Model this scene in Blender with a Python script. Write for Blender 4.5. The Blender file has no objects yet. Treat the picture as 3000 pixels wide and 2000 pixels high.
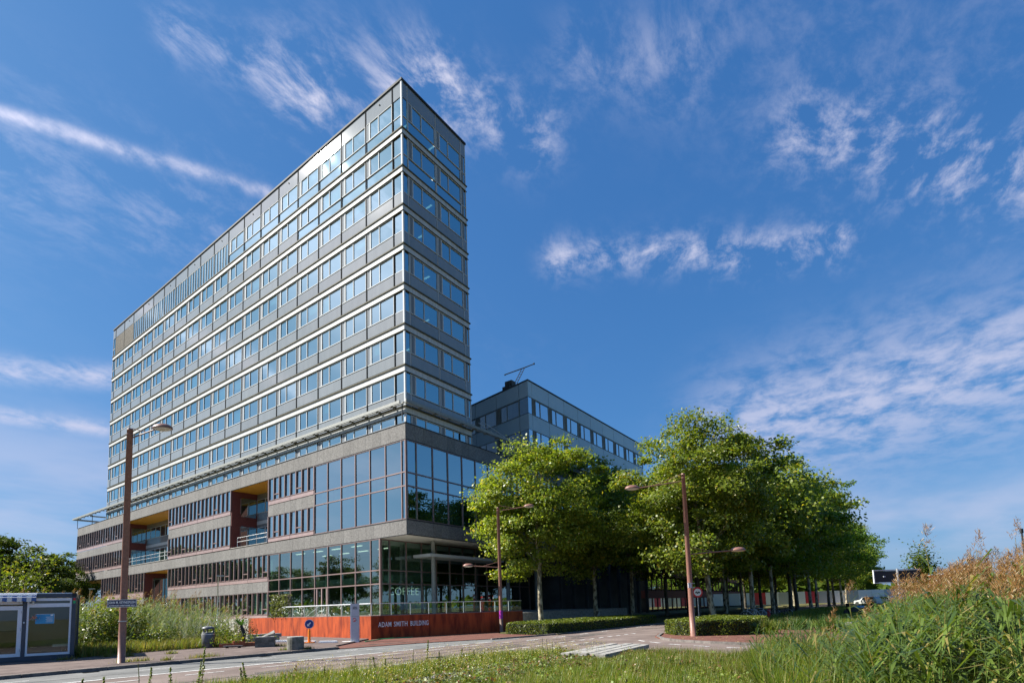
import bpy, math, random
import numpy as np
from mathutils import Vector, Matrix
random.seed(11); RNG = np.random.default_rng(7)
SC = bpy.context.scene
COL = SC.collection
ORD = 'first second third fourth fifth sixth seventh eighth ninth tenth eleventh twelfth thirteenth fourteenth fifteenth sixteenth seventeenth eighteenth nineteenth twentieth'.split()
# ------------------------------------------------------------------ camera
cam = bpy.data.cameras.new('camera'); cam_o = bpy.data.objects.new('camera', cam); COL.objects.link(cam_o)
R_ = Vector((0.60371542, -0.79669958, -0.02823962)); U_ = Vector((-0.06008275, -0.08079457, 0.99491824)); W_ = Vector((0.79493255, 0.59895077, 0.09664483))
CAM = Vector((-30.2244, -31.4464, 1.6))
m = Matrix((R_, U_, -W_)).transposed().to_4x4(); m.translation = CAM
cam_o.matrix_world = m
cam.sensor_width = 36; cam.lens = 1583.08 * 36 / 3000
cam.shift_x = 53.1 / 3000; cam.shift_y = 622.0 / 3000
cam.clip_start = 0.1; cam.clip_end = 6000
SC.camera = cam_o
# ------------------------------------------------------------------ light
SUN = Vector((-0.447, 0.612, 0.652)).normalized()
EL = math.asin(SUN.z); AZ = math.atan2(SUN.x, SUN.y)
sl = bpy.data.lights.new('sun', 'SUN'); sl.energy = 5.0; sl.angle = math.radians(0.55); sl.color = (1.0, 0.955, 0.875)
so = bpy.data.objects.new('sun', sl); COL.objects.link(so); so.rotation_euler = SUN.to_track_quat('Z', 'Y').to_euler(); so.location = (-60, 60, 90)
SC.view_settings.view_transform = 'Standard'; SC.view_settings.look = 'None'
SC.view_settings.exposure = 1.25; SC.view_settings.gamma = 1.0; SC.view_settings.use_curve_mapping = False
SC.cycles.use_adaptive_sampling = True
SC.cycles.max_bounces = 8; SC.cycles.transparent_max_bounces = 12; SC.cycles.caustics_reflective = False; SC.cycles.caustics_refractive = False
SC.cycles.sample_clamp_indirect = 6.0
SKY_STRENGTH = 0.078
CLOUDS = [  # direction a, direction b, half width (rad), weight, kind (0 wispy, 1 puffy)
 ((0.0951, 0.8044, 0.5865), (0.3928, 0.6912, 0.6066), .008, 1.3, 1),
 ((0.1297, 0.8247, 0.5504), (0.3545, 0.7421, 0.5688), .075, .36, 0),
 ((0.2539, 0.6539, 0.7127), (0.3935, 0.5922, 0.7032), .026, .85, 0),
 ((0.3921, 0.5901, 0.7057), (0.5061, 0.4762, 0.7191), .055, .95, 0),
 ((0.5024, 0.4725, 0.7241), (0.6257, 0.3791, 0.6818), .043, 1.15, 0),
 ((0.6121, 0.2909, 0.7353), (0.6831, 0.1777, 0.7084), .045, .45, 0),
 ((0.7862, 0.0587, 0.6151), (0.8612, -0.1667, 0.4801), .042, 1.15, 0),
 ((0.7299, 0.3997, 0.5545), (0.8702, 0.0366, 0.4914), .027, 1.25, 0),
 ((0.9434, 0.1775, 0.28), (0.9404, -0.1618, 0.2991), .085, 1.0, 1),
 ((0.1402, 0.9341, 0.3284), (0.2758, 0.8958, 0.3486), .015, 1.0, 1),
 ((0.1651, 0.9474, 0.2743), (0.2735, 0.9212, 0.2768), .010, .9, 1),
 ((0.1734, 0.9685, 0.1788), (0.5915, 0.7802, 0.2036), .12, .6, 2),
 ((0.6985, 0.097, 0.709), (0.8054, -0.1257, 0.5793), .12, .2, 0),
 ((-.75, .45, .48), (-.34, .72, .60), .17, 1.5, 2), ((-.62, .45, .64), (-.40, .64, .66), .13, 1.3, 0), ((-0.2946, 0.8454, 0.4456), (-0.5183, 0.775, 0.3615), .013, 1.6, 1), ((-.95, -.1, .30), (-.55, .8, .25), .16, .5, 2), ((-.5, -.7, .5), (.2, -.8, .55), .10, .8, 0),  # broad cloud by the sun is out of view, added to brighten mirrored glass
 ((0.9904, 0.0521, 0.1284), (0.9844, -0.1353, 0.1127), .06, .55, 2),
]

class NT:
    """small helper round a node tree"""
    def __init__(s, t): s.t = t; s.n = t.nodes; s.l = t.links
    def new(s, ty, **kw):
        n = s.n.new(ty)
        for k, v in kw.items(): setattr(n, k, v)
        return n
    def lk(s, a, b): s.l.new(a, b)
    def inp(s, node, key, v):
        if v is None: return
        if isinstance(v, bpy.types.NodeSocket): s.lk(v, node.inputs[key])
        else: node.inputs[key].default_value = v
    def math(s, op, a, b=None, c=None, clamp=False):
        n = s.new('ShaderNodeMath', operation=op); n.use_clamp = clamp
        s.inp(n, 0, a); s.inp(n, 1, b); s.inp(n, 2, c); return n.outputs[0]
    def vec(s, op, a, b=None, out=0, scale=None):
        n = s.new('ShaderNodeVectorMath', operation=op)
        s.inp(n, 0, a); s.inp(n, 1, b)
        if scale is not None: s.inp(n, 'Scale', scale)
        return n.outputs[out]
    def noise(s, v, scale, detail=4, rough=.55, dist=0, out=0):
        n = s.new('ShaderNodeTexNoise'); s.inp(n, 'Vector', v); s.inp(n, 'Scale', scale); s.inp(n, 'Detail', detail); s.inp(n, 'Roughness', rough); s.inp(n, 'Distortion', dist)
        return n.outputs[out]
    def ramp(s, f, stops, interp='LINEAR'):
        n = s.new('ShaderNodeValToRGB'); n.color_ramp.interpolation = interp
        e = n.color_ramp.elements
        while len(e) < len(stops): e.new(.5)
        for el, (p, c) in zip(e, stops):
            el.position = p; el.color = (c, c, c, 1) if isinstance(c, (int, float)) else (*c, 1)
        s.inp(n, 0, f); return n.outputs[0]
    def mix(s, f, a, b, blend='MIX'):
        n = s.new('ShaderNodeMix', data_type='RGBA', blend_type=blend)
        s.inp(n, 0, f); s.inp(n, 6, a if isinstance(a, bpy.types.NodeSocket) else (*a, 1)); s.inp(n, 7, b if isinstance(b, bpy.types.NodeSocket) else (*b, 1))
        return n.outputs[2]
    def smooth(s, f, lo, hi):
        n = s.new('ShaderNodeMapRange', interpolation_type='SMOOTHSTEP'); s.inp(n, 0, f); n.inputs[1].default_value = lo; n.inputs[2].default_value = hi
        return n.outputs[0]

world = bpy.data.worlds.new('World'); SC.world = world; world.use_nodes = True
w = NT(world.node_tree)
for n in list(w.n): w.n.remove(n)
wo = w.new('ShaderNodeOutputWorld'); bg = w.new('ShaderNodeBackground'); bg.inputs[1].default_value = SKY_STRENGTH; w.lk(bg.outputs[0], wo.inputs[0])
sky = w.new('ShaderNodeTexSky', sky_type='NISHITA'); sky.sun_disc = False; sky.sun_elevation = EL; sky.sun_rotation = AZ
sky.air_density = 1.0; sky.dust_density = 1.0; sky.ozone_density = 2.2; sky.altitude = 10
sc_ = w.new('ShaderNodeSeparateColor'); w.lk(sky.outputs[0], sc_.inputs[0]); cc_ = w.new('ShaderNodeCombineColor')
for i, (out, ref, g_) in enumerate(((.036, .105, .85), (.172, .246, .64), (.50, .539, .47))):      # photographic grade of the sky: deeper blue, gentler horizon
    w.lk(w.math('MULTIPLY', w.math('POWER', w.math('MULTIPLY', sc_.outputs[i], .18 / ref), g_), out / .18), cc_.inputs[i])
tc = w.new('ShaderNodeTexCoord').outputs['Generated']
D = w.vec('NORMALIZE', tc)
sep = w.new('ShaderNodeSeparateXYZ'); w.lk(D, sep.inputs[0])
den = w.math('ADD', w.math('MAXIMUM', sep.outputs[2], 0.0), 0.18)
cmb = w.new('ShaderNodeCombineXYZ'); w.lk(w.math('DIVIDE', sep.outputs[0], den), cmb.inputs[0]); w.lk(w.math('DIVIDE', sep.outputs[1], den), cmb.inputs[1])
P = cmb.outputs[0]
mp = w.new('ShaderNodeMapping'); mp.inputs['Rotation'].default_value = (0, 0, math.radians(62)); mp.inputs['Scale'].default_value = (1.0, 1.5, 1); w.lk(P, mp.inputs[0])
warp = w.noise(P, 2.2, 3, .5, 0, 1)
pw = w.vec('ADD', mp.outputs[0], w.vec('SCALE', warp, scale=.22))
wisp = w.noise(pw, 12.0, 10, .66, .12)
wisp_big = w.noise(pw, 1.3, 4, .55, .2)
puff = w.noise(P, 9.0, 8, .62, .2)
soft = w.noise(w.vec('ADD', mp.outputs[0], w.vec('SCALE', warp, scale=.2)), 1.6, 5, .5, .1)
Dw = w.vec('ADD', D, w.vec('SCALE', w.vec('SUBTRACT', w.noise(D, 7.0, 4, .6, 0, 1), (.5, .5, .5)), scale=.040))
Df = w.vec('ADD', D, w.vec('SCALE', w.vec('SUBTRACT', w.noise(D, 30.0, 5, .65, 0, 1), (.5, .5, .5)), scale=.011))
kinds = [w.smooth(w.math('ADD', w.math('MULTIPLY', wisp, .7), w.math('MULTIPLY', wisp_big, .3)), .43, .68), w.smooth(puff, .30, .66), w.smooth(soft, .3, .72)]
tot = None
for a, b, sg, wt, kd in CLOUDS:
    va, vb = Vector(a), Vector(b); ab = vb - va
    Dq = Df if kd == 1 and sg < .05 else Dw
    t = w.math('MULTIPLY', w.vec('DOT_PRODUCT', w.vec('SUBTRACT', Dq, tuple(va)), tuple(ab), out=1), 1 / ab.length_squared, clamp=True)
    cl = w.vec('NORMALIZE', w.vec('ADD', w.vec('SCALE', tuple(ab), scale=t), tuple(va)))
    d = w.vec('DISTANCE', Dq, cl, out=1)
    g = w.math('EXPONENT', w.math('MULTIPLY', w.math('MULTIPLY', d, d), -1 / (sg * sg)))
    g = w.math('MULTIPLY', w.math('MULTIPLY', g, wt), kinds[kd])
    tot = g if tot is None else w.math('ADD', tot, g)
# thin high veil over the whole sky, the same behind the camera
veil = w.math('MULTIPLY', w.math('MULTIPLY', kinds[0], w.smooth(w.noise(P, .9, 3, .5), .48, .8)), .10)
lowhaze = w.math('MULTIPLY', w.smooth(w.math('MULTIPLY', sep.outputs[2], -1.0), -.30, .0), .16)
tot = w.math('ADD', w.math('ADD', tot, veil), lowhaze)
tot = w.math('MULTIPLY', tot, .80, clamp=True)
glow = w.math('POWER', w.math('MAXIMUM', w.vec('DOT_PRODUCT', D, tuple(SUN), out=1), 0.0), 7.0)      # cloud and haze brighten towards the sun
cloudc = w.vec('SCALE', (3.3, 3.45, 4.5), scale=w.math('ADD', w.math('MULTIPLY', glow, 1.1), 1.0))
skyc = w.mix(tot, cc_.outputs[0], cloudc)
w.lk(skyc, bg.inputs[0])

# ------------------------------------------------------------------ materials
MATS = {}
def mat(name, col, rough=.6, metal=0, var=0.0, nscale=8, bump=0, bscale=30, spec=.5, coat=0, objvar=0, stretch=None, col2=None, lo=.35, hi=.65, islvar=0, detail=5):
    """procedural surface: base colour with noise, per-object and per-piece variation, fine relief"""
    mt = bpy.data.materials.new(name); mt.use_nodes = True; t = NT(mt.node_tree); b = t.n['Principled BSDF']
    b.inputs['Roughness'].default_value = rough; b.inputs['Metallic'].default_value = metal
    b.inputs['Specular IOR Level'].default_value = spec; b.inputs['Coat Weight'].default_value = coat; b.inputs['Coat Roughness'].default_value = .05
    co = t.new('ShaderNodeTexCoord').outputs['Object']
    geo = t.new('ShaderNodeNewGeometry'); pos = geo.outputs['Position']
    v = pos
    if stretch:
        mpn = t.new('ShaderNodeMapping'); mpn.inputs['Scale'].default_value = stretch; t.lk(pos, mpn.inputs[0]); v = mpn.outputs[0]
    c2 = col2 or tuple(min(1, x * (1 + var)) for x in col); c1 = col if col2 else tuple(x * (1 - var) for x in col)
    f = t.smooth(t.noise(v, nscale, detail, .6), lo, hi)
    c = t.mix(f, c1, c2)
    if objvar:
        oi = t.new('ShaderNodeObjectInfo').outputs['Random']
        k = t.math('ADD', t.math('MULTIPLY', oi, 2 * objvar), 1 - objvar)
        c = t.vec('SCALE', c, scale=k)
    if islvar:
        k = t.math('ADD', t.math('MULTIPLY', geo.outputs['Random Per Island'], 2 * islvar), 1 - islvar)
        c = t.vec('SCALE', c, scale=k)
    t.lk(c, b.inputs['Base Color'])
    if bump:
        bn = t.new('ShaderNodeBump'); bn.inputs['Strength'].default_value = bump; bn.inputs['Distance'].default_value = .02
        t.lk(t.noise(v, bscale, 4, .6), bn.inputs['Height']); t.lk(bn.outputs[0], b.inputs['Normal'])
    MATS[name] = mt; return mt

def glass(name, tint, base=.10, power=3.2, gain=.85, refl=(.92, .97, 1.0), rough=.008, wave=.0):
    mt = bpy.data.materials.new(name); mt.use_nodes = True; t = NT(mt.node_tree)
    for n in list(t.n): t.n.remove(n)
    o = t.new('ShaderNodeOutputMaterial'); mx = t.new('ShaderNodeMixShader'); tr = t.new('ShaderNodeBsdfTransparent'); gl = t.new('ShaderNodeBsdfGlossy')
    tr.inputs[0].default_value = (*tint, 1); gl.inputs[0].default_value = (*refl, 1); gl.inputs['Roughness'].default_value = rough
    lw = t.new('ShaderNodeLayerWeight'); lw.inputs[0].default_value = .5
    f = t.math('ADD', t.math('MULTIPLY', t.math('POWER', lw.outputs['Facing'], power), gain), base, clamp=True)
    if wave:
        bn = t.new('ShaderNodeBump'); bn.inputs['Strength'].default_value = wave; bn.inputs['Distance'].default_value = .02
        t.lk(t.noise(t.new('ShaderNodeNewGeometry').outputs['Position'], .9, 2, .5), bn.inputs['Height']); t.lk(bn.outputs[0], gl.inputs['Normal'])
    t.lk(f, mx.inputs[0]); t.lk(tr.outputs[0], mx.inputs[1]); t.lk(gl.outputs[0], mx.inputs[2]); t.lk(mx.outputs[0], o.inputs[0])
    MATS[name] = mt; return mt

def leafmat(name, c1, c2, c3=None, p3=.9, trans=.35, nscale=.6, rough=.45, spec=.35):
    """leaf: per-leaf colour between c1 and c2, a few leaves c3, light passing through"""
    mt = bpy.data.materials.new(name); mt.use_nodes = True; t = NT(mt.node_tree)
    for n in list(t.n): t.n.remove(n)
    o = t.new('ShaderNodeOutputMaterial'); geo = t.new('ShaderNodeNewGeometry'); r = geo.outputs['Random Per Island']
    nz = t.smooth(t.noise(geo.outputs['Position'], nscale, 3, .55), .35, .65)
    f = t.math('ADD', t.math('MULTIPLY', r, .6), t.math('MULTIPLY', nz, .4), clamp=True)
    c = t.mix(f, c1, c2)
    if c3:
        r2 = t.math('FRACT', t.math('MULTIPLY', r, 37.7))
        c = t.mix(t.math('GREATER_THAN', r2, p3), c, c3)
    oi = t.new('ShaderNodeObjectInfo').outputs['Random']
    c = t.vec('SCALE', c, scale=t.math('ADD', t.math('MULTIPLY', oi, .3), .85))
    p = t.new('ShaderNodeBsdfPrincipled'); p.inputs['Roughness'].default_value = rough; p.inputs['Specular IOR Level'].default_value = spec; t.lk(c, p.inputs['Base Color'])
    tl = t.new('ShaderNodeBsdfTranslucent'); t.lk(t.vec('MULTIPLY', c, (1.5, 1.5, .6)), tl.inputs[0])
    mx = t.new('ShaderNodeMixShader'); mx.inputs[0].default_value = trans
    t.lk(p.outputs[0], mx.inputs[1]); t.lk(tl.outputs[0], mx.inputs[2]); t.lk(mx.outputs[0], o.inputs[0])
    MATS[name] = mt; return mt

def emis(name, col, s):
    mt = bpy.data.materials.new(name); mt.use_nodes = True; b = mt.node_tree.nodes['Principled BSDF']
    b.inputs['Base Color'].default_value = (*col, 1); b.inputs['Emission Color'].default_value = (*col, 1); b.inputs['Emission Strength'].default_value = s
    MATS[name] = mt; return mt

M_stone = mat('aggregate_stone', (.115, .110, .104), .85, var=0, col2=(.232, .224, .212), nscale=11, lo=.28, hi=.74, bump=.5, bscale=18, objvar=.09, spec=.25, detail=8)
M_slab = mat('concrete_slab', (.20, .20, .19), .9, var=.1, nscale=2)
M_dark = mat('dark_joint', (.018, .02, .02), .7)
M_spandrel = mat('grey_enamel_panel', (.21, .226, .232), .05, var=.04, nscale=.8, spec=.7, coat=0, objvar=.07, stretch=(2.2, 2.2, .35))
M_wingpanel = mat('blue_grey_enamel_panel', (.34, .42, .44), .22, var=.03, nscale=.7, spec=.55, coat=.15, objvar=.04)
M_band = mat('white_enamel_band', (.46, .465, .455), .6, var=.10, nscale=1.5, stretch=(3, 3, .4), spec=.2)
M_ledge = mat('bronze_ledge', (.085, .08, .055), .7, var=.2, nscale=4, spec=.15)
M_alu = mat('pale_aluminium', (.50, .52, .53), .7, var=.05, spec=.12)
M_joint = mat('black_gasket', (.014, .015, .016), .9, spec=.05)
M_vent = mat('grey_vent_panel', (.20, .225, .25), .7, var=.05, objvar=.06, spec=.12)
M_coping = mat('dark_coping', (.03, .035, .04), .7, spec=.2)
M_mullion = mat('red_brown_anodised', (.215, .15, .14), .42, metal=.15, var=.08, nscale=2)
M_sill = mat('pink_brown_sill', (.30, .215, .205), .45, metal=.1, var=.07, nscale=2, objvar=.05)
M_brick = mat('dark_red_brick_wall', (.13, .035, .03), .8, var=.2, nscale=14)
M_orange = mat('stained_wood_soffit', (.66, .33, .035), .6, var=.12, nscale=3, stretch=(1, 8, 1))
M_white = mat('white_paint', (.78, .78, .77), .5, var=.03)
M_soffit = mat('plaster_soffit', (.62, .59, .54), .8, var=.04, nscale=1)
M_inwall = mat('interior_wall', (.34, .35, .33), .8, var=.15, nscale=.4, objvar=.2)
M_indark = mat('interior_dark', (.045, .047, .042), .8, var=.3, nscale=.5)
M_ceil = mat('office_ceiling', (.55, .56, .54), .85, var=.05)
M_blind = mat('white_blind', (.78, .77, .74), .7, var=.04)
M_canopy = mat('weathered_grey_fascia', (.21, .22, .20), .6, var=.18, nscale=5, stretch=(6, 6, 1), bump=.2)
M_slat = mat('pale_grey_slat', (.42, .43, .41), .45, var=.06)
M_steel = mat('galvanised_steel', (.48, .49, .49), .35, metal=.6, var=.08)
M_corten = mat('corten_steel', (.17, .027, .012), .82, col2=(.42, .076, .022), nscale=2.6, lo=.28, hi=.66, bump=.2, bscale=60, objvar=.14, stretch=(1.3, 1.3, .32), spec=.2, detail=8)
M_lamp = mat('rust_brown_lacquer', (.23, .115, .085), .45, var=.12, nscale=12, bump=.05, spec=.4)
M_lens = mat('lamp_lens', (.62, .60, .52), .3, var=.05)
M_asph = mat('pinkish_asphalt', (.125, .096, .084), .95, col2=(.192, .152, .134), nscale=.7, lo=.3, hi=.7, bump=.3, bscale=160, spec=.2, detail=9)
M_grey = mat('grey_cycle_lane', (.12, .122, .118), .95, col2=(.18, .178, .17), nscale=1.1, lo=.3, hi=.7, bump=.3, bscale=160, spec=.2, detail=9)
M_pave = mat('worn_pavers', (.085, .064, .057), .95, col2=(.15, .115, .102), nscale=1.5, lo=.25, hi=.75, bump=.25, bscale=60, spec=.2, objvar=.12, detail=8)
M_redpave = mat('red_clinker_paving', (.105, .045, .034), .9, col2=(.165, .074, .055), nscale=2.5, lo=.25, hi=.75, bump=.2, bscale=60, spec=.2, detail=8)
M_kerb = mat('kerb_stone', (.13, .115, .105), .9, var=.25, nscale=6, bump=.2, objvar=.12)
M_line = mat('worn_white_marking', (.28, .265, .25), .85, col2=(.62, .61, .59), nscale=6, lo=.3, hi=.6)
M_soil = mat('soil_and_thatch', (.075, .062, .03), .95, col2=(.13, .13, .05), nscale=1.7, bump=.4, bscale=20, spec=.1, detail=8)
M_ground = mat('rough_ground', (.07, .075, .035), .95, col2=(.12, .115, .06), nscale=.12, spec=.1, detail=8)
M_conc = mat('weathered_concrete', (.17, .165, .15), .9, col2=(.36, .345, .315), nscale=4, lo=.25, hi=.75, bump=.3, bscale=40, detail=8)
M_drum = mat('dark_concrete', (.075, .078, .062), .95, col2=(.19, .18, .155), nscale=5, lo=.3, hi=.7, bump=.4, bscale=35, detail=8)  # darker mottled grey for the drum and block bodies, rims stay paler
M_bark = mat('plane_bark', (.10, .082, .05), .9, col2=(.40, .355, .245), nscale=5, lo=.42, hi=.56, bump=.4, bscale=25, stretch=(1, 1, .45), detail=5)
M_darkbark = mat('dark_bark', (.05, .042, .03), .95, col2=(.115, .098, .07), nscale=6, bump=.4, bscale=25, stretch=(1, 1, .3))
M_cblue = mat('navy_container_paint', (.040, .052, .075), .4, var=.12, nscale=3, spec=.5, bump=.05)
M_cwhite = mat('white_upvc', (.74, .75, .78), .35, var=.03)
M_black = mat('black_rubber', (.015, .015, .016), .6)
M_blue = mat('sign_blue', (.012, .03, .22), .4)
M_navy = mat('enamel_navy', (.008, .008, .06), .25, spec=.6)
M_red = mat('signal_red', (.55, .02, .02), .4)
M_green = mat('sticker_green', (.03, .38, .12), .5)
M_orangep = mat('orange_plastic', (.80, .22, .015), .45)
M_bin = mat('grey_bin_steel', (.10, .105, .115), .45, var=.1, nscale=6, spec=.4)
M_pylon = mat('pale_grey_pylon', (.50, .51, .54), .4, var=.03)
M_poster = mat('cyan_poster', (.03, .25, .48), .5, col2=(.05, .33, .56), nscale=3)
M_awnblue = mat('awning_blue_stripe', (.06, .13, .32), .8, var=.05)
M_awnwhite = mat('awning_white_stripe', (.70, .69, .64), .8, var=.05)
M_terra = mat('terracotta_planter', (.36, .095, .04), .7, var=.15)
M_hose = mat('green_hose', (.03, .33, .12), .5)
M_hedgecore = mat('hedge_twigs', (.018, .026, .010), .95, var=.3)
M_louvre = mat('bronze_louvre', (.075, .062, .035), .55, col2=(.14, .115, .07), nscale=9, stretch=(4, 4, .3))
G_tower = glass('blue_green_window_glass', (.14, .36, .38), .44, 2.4, .55, (.76, 1.0, 1.0))
G_pod = glass('podium_window_glass', (.20, .40, .34), .44, 2.6, .56, (.82, .97, .97))
G_gf = glass('ground_floor_glass', (.40, .64, .54), .25, 2.8, .72, (.85, .98, .96))
G_wing = glass('wing_window_glass', (.2, .34, .36), .62, 2.4, .36)
G_rail = glass('balustrade_glass', (.72, .88, .82), .08, 3.2, .7)
G_cont = glass('container_glass', (.66, .66, .58), .08, 3.0, .8)
L_plane = leafmat('plane_leaf', (.07, .125, .014), (.255, .30, .035), (.35, .29, .04), .93, .48, .6, .42, .4)
L_planed = leafmat('plane_leaf_deep', (.05, .115, .012), (.175, .27, .028), (.25, .25, .03), .95, .48, .6, .42, .4)
L_wood = leafmat('woodland_leaf', (.022, .052, .006), (.095, .132, .015), (.15, .15, .02), .94, .32, .6, .6, .15)
L_hedge = leafmat('hedge_leaf', (.05, .085, .008), (.14, .16, .016), (.17, .15, .02), .95, .3, 1.5)
L_shrub = leafmat('shrub_leaf', (.035, .07, .008), (.165, .20, .024), (.25, .22, .03), .9, .4, 1.2)
L_reed = leafmat('reed_leaf', (.014, .042, .006), (.135, .185, .034), (.24, .20, .06), .90, .30, 3.5, .35, .5)
L_reedgrey = leafmat('reed_leaf_pale', (.05, .09, .03), (.20, .235, .10), (.26, .24, .13), .88, .32, 2.2, .3, .6)
L_plume = leafmat('reed_plume', (.13, .06, .018), (.265, .14, .046), (.34, .25, .13), .86, .34, 2.5)
L_grass = leafmat('grass_blade', (.035, .08, .007), (.205, .265, .026), (.28, .24, .08), .82, .42, 2.2)
L_dry = leafmat('dry_grass_blade', (.12, .10, .03), (.27, .225, .075), (.11, .16, .025), .65, .42, 1.6)
L_weed = leafmat('weed_leaf', (.08, .13, .02), (.19, .24, .045), (.16, .09, .03), .9, .35, 2)
L_ivy = leafmat('ivy_leaf', (.085, .105, .045), (.20, .215, .10), (.15, .18, .04), .85, .3, 2)
L_indoor = leafmat('houseplant_leaf', (.03, .07, .012), (.09, .15, .03), None, .9, .3, 2)
L_palm = leafmat('palm_leaf', (.02, .06, .012), (.06, .14, .02), None, .9, .3, 2)
E_tube = emis('pale_letter', (.80, .85, .70), .30)
E_warm = emis('warm_pendant', (1.0, .55, .15), 3.0)
E_fix = emis('ceiling_luminaire', (1.0, .93, .82), .55)

# ------------------------------------------------------------------ mesh helpers
class MB:
    def __init__(s): s.v = []; s.f = []; s.m = []
    def quad(s, a, b, c, d, m=0):
        i = len(s.v); s.v += [a, b, c, d]; s.f.append((i, i + 1, i + 2, i + 3)); s.m.append(m); return s
    def box(s, x0, x1, y0, y1, z0, z1, m=0):
        i = len(s.v)
        s.v += [(x0, y0, z0), (x1, y0, z0), (x1, y1, z0), (x0, y1, z0), (x0, y0, z1), (x1, y0, z1), (x1, y1, z1), (x0, y1, z1)]
        for q in ((0, 3, 2, 1), (4, 5, 6, 7), (0, 1, 5, 4), (1, 2, 6, 5), (2, 3, 7, 6), (3, 0, 4, 7)): s.f.append(tuple(i + k for k in q)); s.m.append(m)
        return s
    def tube(s, pts, rad, n=8, m=0, cap=True):
        """tapered tube through points"""
        pts = [Vector(p) for p in pts]; rings = []
        if not hasattr(rad, '__len__'): rad = [rad] * len(pts)
        for k, p in enumerate(pts):
            d = (pts[min(k + 1, len(pts) - 1)] - pts[max(k - 1, 0)]).normalized()
            a = d.cross(Vector((0, 0, 1)) if abs(d.z) < .95 else Vector((1, 0, 0))).normalized(); b = d.cross(a)
            i = len(s.v); rings.append(i)
            for j in range(n):
                t = 2 * math.pi * j / n; q = p + (a * math.cos(t) + b * math.sin(t)) * rad[k]; s.v.append(tuple(q))
        for k in range(len(rings) - 1):
            for j in range(n):
                s.f.append((rings[k] + j, rings[k] + (j + 1) % n, rings[k + 1] + (j + 1) % n, rings[k + 1] + j)); s.m.append(m)
        if cap:
            s.f.append(tuple(rings[0] + j for j in range(n))); s.m.append(m)
            s.f.append(tuple(rings[-1] + j for j in reversed(range(n)))); s.m.append(m)
        return s
    def lathe(s, prof, n=20, m=0, c=(0, 0)):
        rings = []
        for r, z in prof:
            rings.append(len(s.v))
            for j in range(n): t = 2 * math.pi * j / n; s.v.append((c[0] + r * math.cos(t), c[1] + r * math.sin(t), z))
        for k in range(len(rings) - 1):
            for j in range(n): s.f.append((rings[k] + j, rings[k] + (j + 1) % n, rings[k + 1] + (j + 1) % n, rings[k + 1] + j)); s.m.append(m)
        s.f.append(tuple(rings[0] + j for j in reversed(range(n)))); s.m.append(m); s.f.append(tuple(rings[-1] + j for j in range(n))); s.m.append(m)
        return s
    def prism(s, poly, z0, z1, m=0):
        n = len(poly); i = len(s.v)
        s.v += [(x, y, z0) for x, y in poly] + [(x, y, z1) for x, y in poly]
        s.f.append(tuple(i + n + k for k in range(n))); s.m.append(m); s.f.append(tuple(i + k for k in reversed(range(n)))); s.m.append(m)
        for k in range(n): s.f.append((i + k, i + (k + 1) % n, i + n + (k + 1) % n, i + n + k)); s.m.append(m)
        return s
    def sheet(s, poly, z, m=0):
        i = len(s.v); s.v += [(x, y, z) for x, y in poly]; s.f.append(tuple(range(i, i + len(poly)))); s.m.append(m); return s
    def mesh(s, name, mats, smooth=False):
        me = bpy.data.meshes.new(name); me.from_pydata([tuple(p) for p in s.v], [], s.f)
        mats = mats if isinstance(mats, (list, tuple)) else [mats]
        for q in mats: me.materials.append(q)
        if len(mats) > 1: me.polygons.foreach_set('material_index', s.m)
        if smooth: me.polygons.foreach_set('use_smooth', [True] * len(s.f))
        me.update(); return me

def npmesh(name, V, F, mats, mi=None):
    """mesh from numpy arrays, all faces with the same corner count"""
    me = bpy.data.meshes.new(name); V = np.asarray(V, np.float32); F = np.asarray(F, np.int32); k = F.shape[1]
    me.vertices.add(len(V)); me.vertices.foreach_set('co', V.ravel())
    me.loops.add(F.size); me.loops.foreach_set('vertex_index', F.ravel())
    me.polygons.add(len(F)); me.polygons.foreach_set('loop_start', np.arange(0, F.size, k, dtype=np.int32)); me.polygons.foreach_set('loop_total', np.full(len(F), k, np.int32))
    for q in (mats if isinstance(mats, (list, tuple)) else [mats]): me.materials.append(q)
    if mi is not None: me.polygons.foreach_set('material_index', np.asarray(mi, np.int32))
    me.update(calc_edges=True); me.validate(); return me

def leaves(P, size, up=.45, aspect=.75, fold=.25, rng=RNG, out=None, outw=0.):
    """diamond leaves (quads) at points P"""
    n = len(P); nrm = rng.normal(size=(n, 3)); nrm[:, 2] += up * 2
    if out is not None: nrm += out * outw
    nrm /= np.linalg.norm(nrm, axis=1)[:, None]
    t = rng.normal(size=(n, 3)); t -= nrm * (t * nrm).sum(1)[:, None]; t /= np.linalg.norm(t, axis=1)[:, None]; b = np.cross(nrm, t)
    s = (size * (.6 + .8 * rng.random(n)))[:, None]
    V = np.stack([P - t * s * .5, P + b * s * aspect * .5 + nrm * s * fold * .5, P + t * s * .5, P - b * s * aspect * .5 + nrm * s * fold * .5], 1).reshape(-1, 3)
    return V, np.arange(4 * n).reshape(n, 4)

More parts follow.
